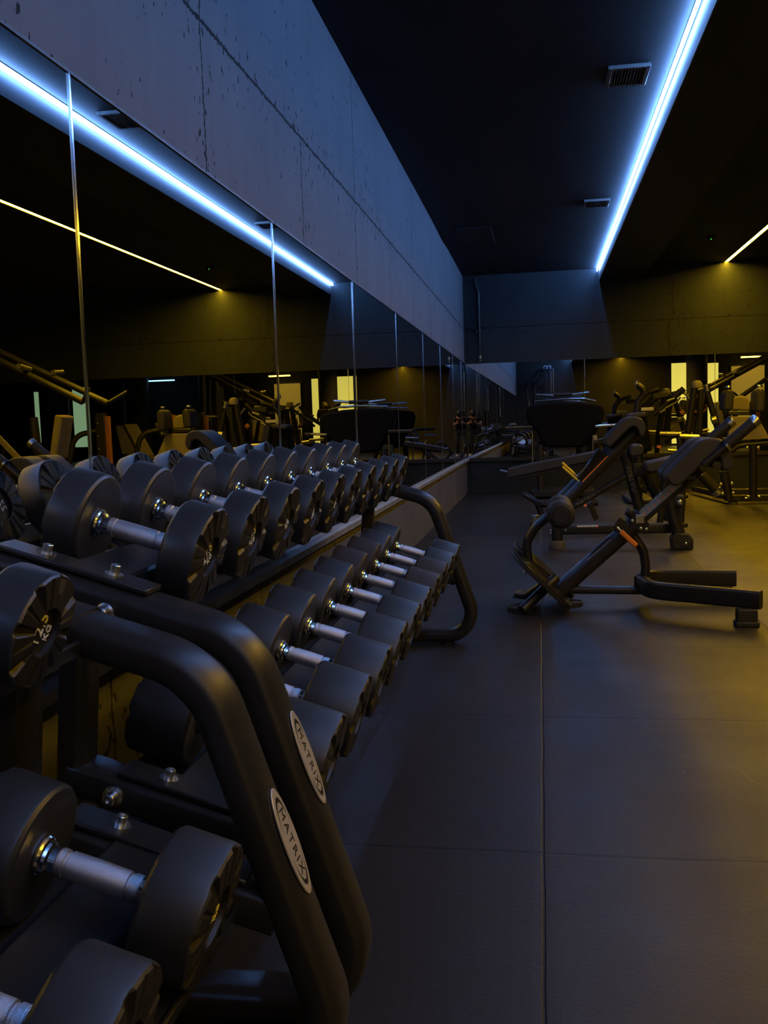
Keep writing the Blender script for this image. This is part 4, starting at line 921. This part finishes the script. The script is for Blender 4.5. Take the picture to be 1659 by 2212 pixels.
# cable tower in front of the back wall
XT, YT = -0.30, -5.1
th = thing('cable_tower', 'tall black cable tower with chrome guide rods, mirrored above the wide black panel', 'exercise machine', (XT, YT, 0))
for dx in (-.20, .02): rods(th, 'frame_tube', 'frame_black', [(XT + dx - .12, YT, .05), (XT + dx - .12, YT, 2.0), (XT + dx + .22, YT, 2.50), (XT + .45, YT, 2.55)], .05, [0, .3, .2, 0])
for dx in (.22, .34): MB().box((XT + dx, YT - .06, .1), (XT + dx + .07, YT + .06, 2.62)).build('column_cover', 'frame_black', th, bevel=.01)
for dx in (.44, .50): cyl(th, 'guide_rod', 'chrome', (XT + dx, YT, .1), (XT + dx, YT, 2.55), .014)
MB().box((XT + .16, YT - .12, .1), (XT + .56, YT - .06, 1.3)).build('weight_stack', 'shroud_black', th, bevel=.01)
MB().box((XT - .45, YT - .4, 0), (XT + .65, YT + .4, .08)).build('base', 'frame_black', th, bevel=.015)
for dx in (.26, .38): MB().lathe((XT + dx, YT - .05, 2.60), (0, 1, 0), [(0, 0), (0, .07), (.1, .07), (.1, 0)], 20).build('pulley', 'steel', th)
for i, (dx, y) in enumerate(((-0.62, -5.9), (-0.42, -5.95), (-0.05, -5.92))):
    t = thing('training_rope', 'pale training rope hanging on the far back wall, %s in the mirror corner' % ['leftmost', 'middle one', 'rightmost'][i], 'rope', (dx, y, 1.1), 'ropes on the back wall')
    MB().tube([V((dx, y, 2.1)), V((dx + .02, y, 1.6)), V((dx + (.06 if i == 0 else .0), y, 1.1))], .018, 10).build('rope', 'rope', t)
    MB().lathe((dx, y, 2.07), (0, 0, 1), [(0, 0), (0, .05), (.05, .07), (.10, .06), (.14, 0)], 16).build('hook_block', 'frame_black', t)

# ================================================================== PEOPLE
def body(name, chains, m, parent, radii_scale=1.0, sub=2):
    """chains: lists of (point, radius) that share points by identity of coordinates; one skinned surface"""
    me = bpy.data.meshes.new(name); vs = []; es = []; rad = []; idx = {}
    for ch in chains:
        prev = None
        for p, r in ch:
            k = tuple(round(c, 4) for c in p)
            if k not in idx: idx[k] = len(vs); vs.append(V(p) - V(parent['_o'])); rad.append(r)
            i = idx[k]
            if prev is not None and prev != i: es.append((prev, i))
            prev = i
    me.from_pydata([tuple(v) for v in vs], es, [])
    me.materials.append(MATS[m]); o = bpy.data.objects.new(name, me); COL.objects.link(o); o.parent = parent; o['_o'] = parent['_o']
    sk = o.modifiers.new('skin', 'SKIN'); sk.use_smooth_shade = True
    for i, r in enumerate(rad):
        d = me.skin_vertices[0].data[i]; rr = r if isinstance(r, tuple) else (r, r); d.radius = (rr[0] * radii_scale, rr[1] * radii_scale); d.use_root = (i == 0)
    sb = o.modifiers.new('sub', 'SUBSURF'); sb.levels = sub; sb.render_levels = sub
    return o
def ellipsoid(c, r, name, m, parent, rot=None, n=20):
    mb = MB(); prof = [(-math.cos(math.pi * k / 14), math.sin(math.pi * k / 14)) for k in range(15)]
    mb.lathe((0, 0, 0), (0, 0, 1), prof, n); M_ = Matrix.Translation(V(c)) @ (rot.to_4x4() if rot else Matrix.Identity(4)) @ Matrix.Diagonal((*r, 1))
    mb.v = [M_ @ p for p in mb.v]; return mb.build(name, m, parent, smooth=80)
def hand(parent, wrist, fwd_, side, palm_n):
    """palm, four bent fingers and a thumb; chains start inside the palm"""
    f = V(fwd_).normalized(); n_ = V(palm_n).normalized(); s_ = V(side).normalized(); W = V(wrist); ch = []
    c = W + f * .045
    root = [(tuple(W), .021), (tuple(c), (.030, .016))]
    out = [root]
    for k, L in enumerate((.062, .070, .066, .052)):
        b = W + f * .085 + s_ * (.026 - .018 * k)
        out.append([(tuple(c), (.030, .016)), (tuple(b), .0095), (tuple(b + f * L * .5 + n_ * .012), .0085), (tuple(b + f * L * .62 + n_ * (.012 + L * .45)), .0072)])
    t0 = W + f * .030 + s_ * .030
    out.append([(tuple(c), (.030, .016)), (tuple(t0 + s_ * .012), .011), (tuple(t0 + s_ * .030 + f * .030), .0095), (tuple(t0 + s_ * .030 + f * .055 + n_ * .012), .0082)])
    return out
def person(name, label, loc, skel, hair=True, cap=False):
    th = thing('person', label, 'person', loc); o = V(loc)
    def A(p): return tuple(o + V(p))
    pel, ab, chs, nk, hd = [A(p) for p in skel['spine']]
    skin = []
    spine = [(pel, (.100, .075)), (ab, (.090, .065)), (chs, (.105, .070)), (nk, .050)]
    hdir = (V(hd) - V(nk)).normalized()
    skin.append(spine + [(tuple(V(nk) + hdir * .05), .050), (tuple(V(hd)), (.078, .088)), (tuple(V(hd) + hdir * .07), (.066, .074))])
    fing = []
    for s_ in (1, -1):
        sh, el, wr = [A(p) for p in skel['arm'][s_]]
        skin.append([(chs, (.105, .070)), (sh, .048), (el, .040), (wr, .026)])
        hh = hand(th, wr, skel['hand'][s_][0], skel['hand'][s_][1], skel['hand'][s_][2]); hh[0][0] = (wr, .026); skin += hh
        hip, kn, an, toe = [A(p) for p in skel['leg'][s_]]
        skin.append([(pel, (.100, .075)), (hip, .075), (kn, .052), (an, .036), (toe, .028)])
    bd = body('body', skin, 'skin', th)
    # clothes: shirt, trousers, shoes as their own skinned shells
    low = tuple(V(pel) - (V(ab) - V(pel)) * .45)
    sh_ch = [[(low, (.150, .118)), (pel, (.146, .115)), (ab, (.138, .108)), (chs, (.164, .118)), (tuple(V(chs) * .45 + V(nk) * .55), (.085, .075))]]
    for s_ in (1, -1):
        sh, el, wr = [A(p) for p in skel['arm'][s_]]
        sh_ch.append([(chs, (.164, .118)), (sh, .068), (tuple(V(sh) * .35 + V(el) * .65), .054)])
    body('shirt', sh_ch, 'cloth_black', th)
    tr = []
    for s_ in (1, -1):
        hip, kn, an, toe = [A(p) for p in skel['leg'][s_]]
        tr.append([(pel, (.128, .100)), (hip, .092), (kn, .070), (an, .056)])
    body('trousers', tr, 'cloth_grey', th)
    for s_ in (1, -1):
        hip, kn, an, toe = [A(p) for p in skel['leg'][s_]]
        t = V(toe); a = V(an); d = (t - a); d.z = 0; d.normalize()
        body('shoe', [[((a.x - d.x * .05, a.y - d.y * .05, o.z + .045), (.040, .042)), ((a.x + d.x * .06, a.y + d.y * .06, o.z + .045), (.045, .042)), ((a.x + d.x * .17, a.y + d.y * .17, o.z + .034), (.042, .030))]], 'shoe_white', th, sub=2)
    # head: face features, ears, hair or cap
    up = hdir; fc = V(skel['face']).normalized(); fc = (fc - up * fc.dot(up)).normalized(); sd = up.cross(fc)
    Rm = Matrix((sd, fc, up)).transposed(); H = V(hd) + up * .03
    def L(a, b_, c): return H + sd * a + fc * b_ + up * c
    MB().lathe(L(0, .075, .012), fc - up * .9, [(0, 0), (.0, .008), (.022, .013), (.034, .012), (.042, 0)], 12).build('nose', 'skin', th, smooth=80)
    for s_ in (1, -1):
        ellipsoid(L(s_ * .030, .076, .022), (.011, .006, .007), 'eye', 'ink_white', th, Rm, 12)
        ellipsoid(L(s_ * .030, .0815, .022), (.0045, .002, .0045), 'pupil', 'ink_black', th, Rm, 10)
        ellipsoid(L(s_ * .078, -.005, .0), (.012, .022, .032), 'ear', 'skin', th, Rm, 14)
    ellipsoid(L(0, .079, -.045), (.024, .006, .006), 'mouth', 'lip', th, Rm, 12)
    if hair: ellipsoid(L(0, -.022, .045), (.088, .096, .080), 'hair', 'hair_black', th, Rm)
    if cap:
        c = ellipsoid(L(0, -.006, .058), (.088, .100, .066), 'cap', 'cap_cloth', th, Rm)
        q = MB(); pts_ = [V((.07 * math.cos(t), .07 + .085 * math.sin(t), .035)) for t in [math.pi * k / 12 for k in range(13)]]
        pts_ = [H + sd * p.x + fc * p.y + up * p.z for p in pts_]
        q.prism(pts_, up * .006).build('cap_visor', 'cap_cloth', th)
    return th
mat('lip', (0.30, 0.10, 0.08), 0.5, bump=(200, 0.05))
person('person', 'person in a black shirt and white shoes stooping over a phone, mirrored in the corner', (0.0, -0.62, 0.0), {
    'spine': [(0, 0.02, .74), (0, .08, .90), (0, .20, 1.06), (0, .31, 1.15), (0, .395, 1.16)], 'face': (0, .6, -.8),
    'arm': {1: [(.185, .22, 1.08), (.235, .27, .88), (.085, .47, .93)], -1: [(-.185, .22, 1.08), (-.235, .27, .88), (-.085, .47, .93)]},
    'hand': {1: [(-.35, .9, .25), (0, .3, .9), (-1, .1, 0)], -1: [(.35, .9, .25), (0, .3, .9), (1, .1, 0)]},
    'leg': {1: [(.095, .02, .70), (.11, .14, .40), (.11, .0, .08), (.12, .13, .04)], -1: [(-.095, .02, .70), (-.11, .14, .40), (-.11, .0, .08), (-.12, .13, .04)]}})
tp = thing('phone', 'black phone held up in both hands of the stooping person', 'phone', (0, -.03, .89))
MB().box((-.037, -.031, .885), (.037, -.023, 1.035)).build('phone_body', 'plate_gloss', tp, bevel=.003)
MB().box((-.034, -.0318, .89), (.034, -.0311, 1.03)).build('phone_screen', 'screen_grey', tp, smooth=0)
MB().lathe((.018, -.0228, 1.012), (0, 1, 0), [(0, 0), (0, .008), (.002, .008), (.002, 0)], 16).build('phone_lens', 'plate_gloss', tp)
person('person', 'person in a white cap and dark shirt standing behind the camera, seen in the mirrors', (4.35, -3.3, 0.0), {
    'spine': [(0, 0, .95), (0, .02, 1.12), (0, .02, 1.36), (0, .03, 1.50), (0, .05, 1.57)], 'face': (-.7, .7, -.1),
    'arm': {1: [(.19, .02, 1.42), (.24, .0, 1.14), (.12, .20, 1.02)], -1: [(-.19, .02, 1.42), (-.24, .02, 1.14), (-.14, .22, 1.04)]},
    'hand': {1: [(-.6, .8, 0), (0, 0, 1), (-.7, -.5, 0)], -1: [(.6, .8, 0), (0, 0, 1), (.7, -.5, 0)]},
    'leg': {1: [(.095, 0, .88), (.10, .02, .48), (.10, -.02, .08), (.11, .12, .04)], -1: [(-.095, 0, .88), (-.11, .04, .48), (-.12, .0, .08), (-.13, .14, .04)]}}, hair=False, cap=True)
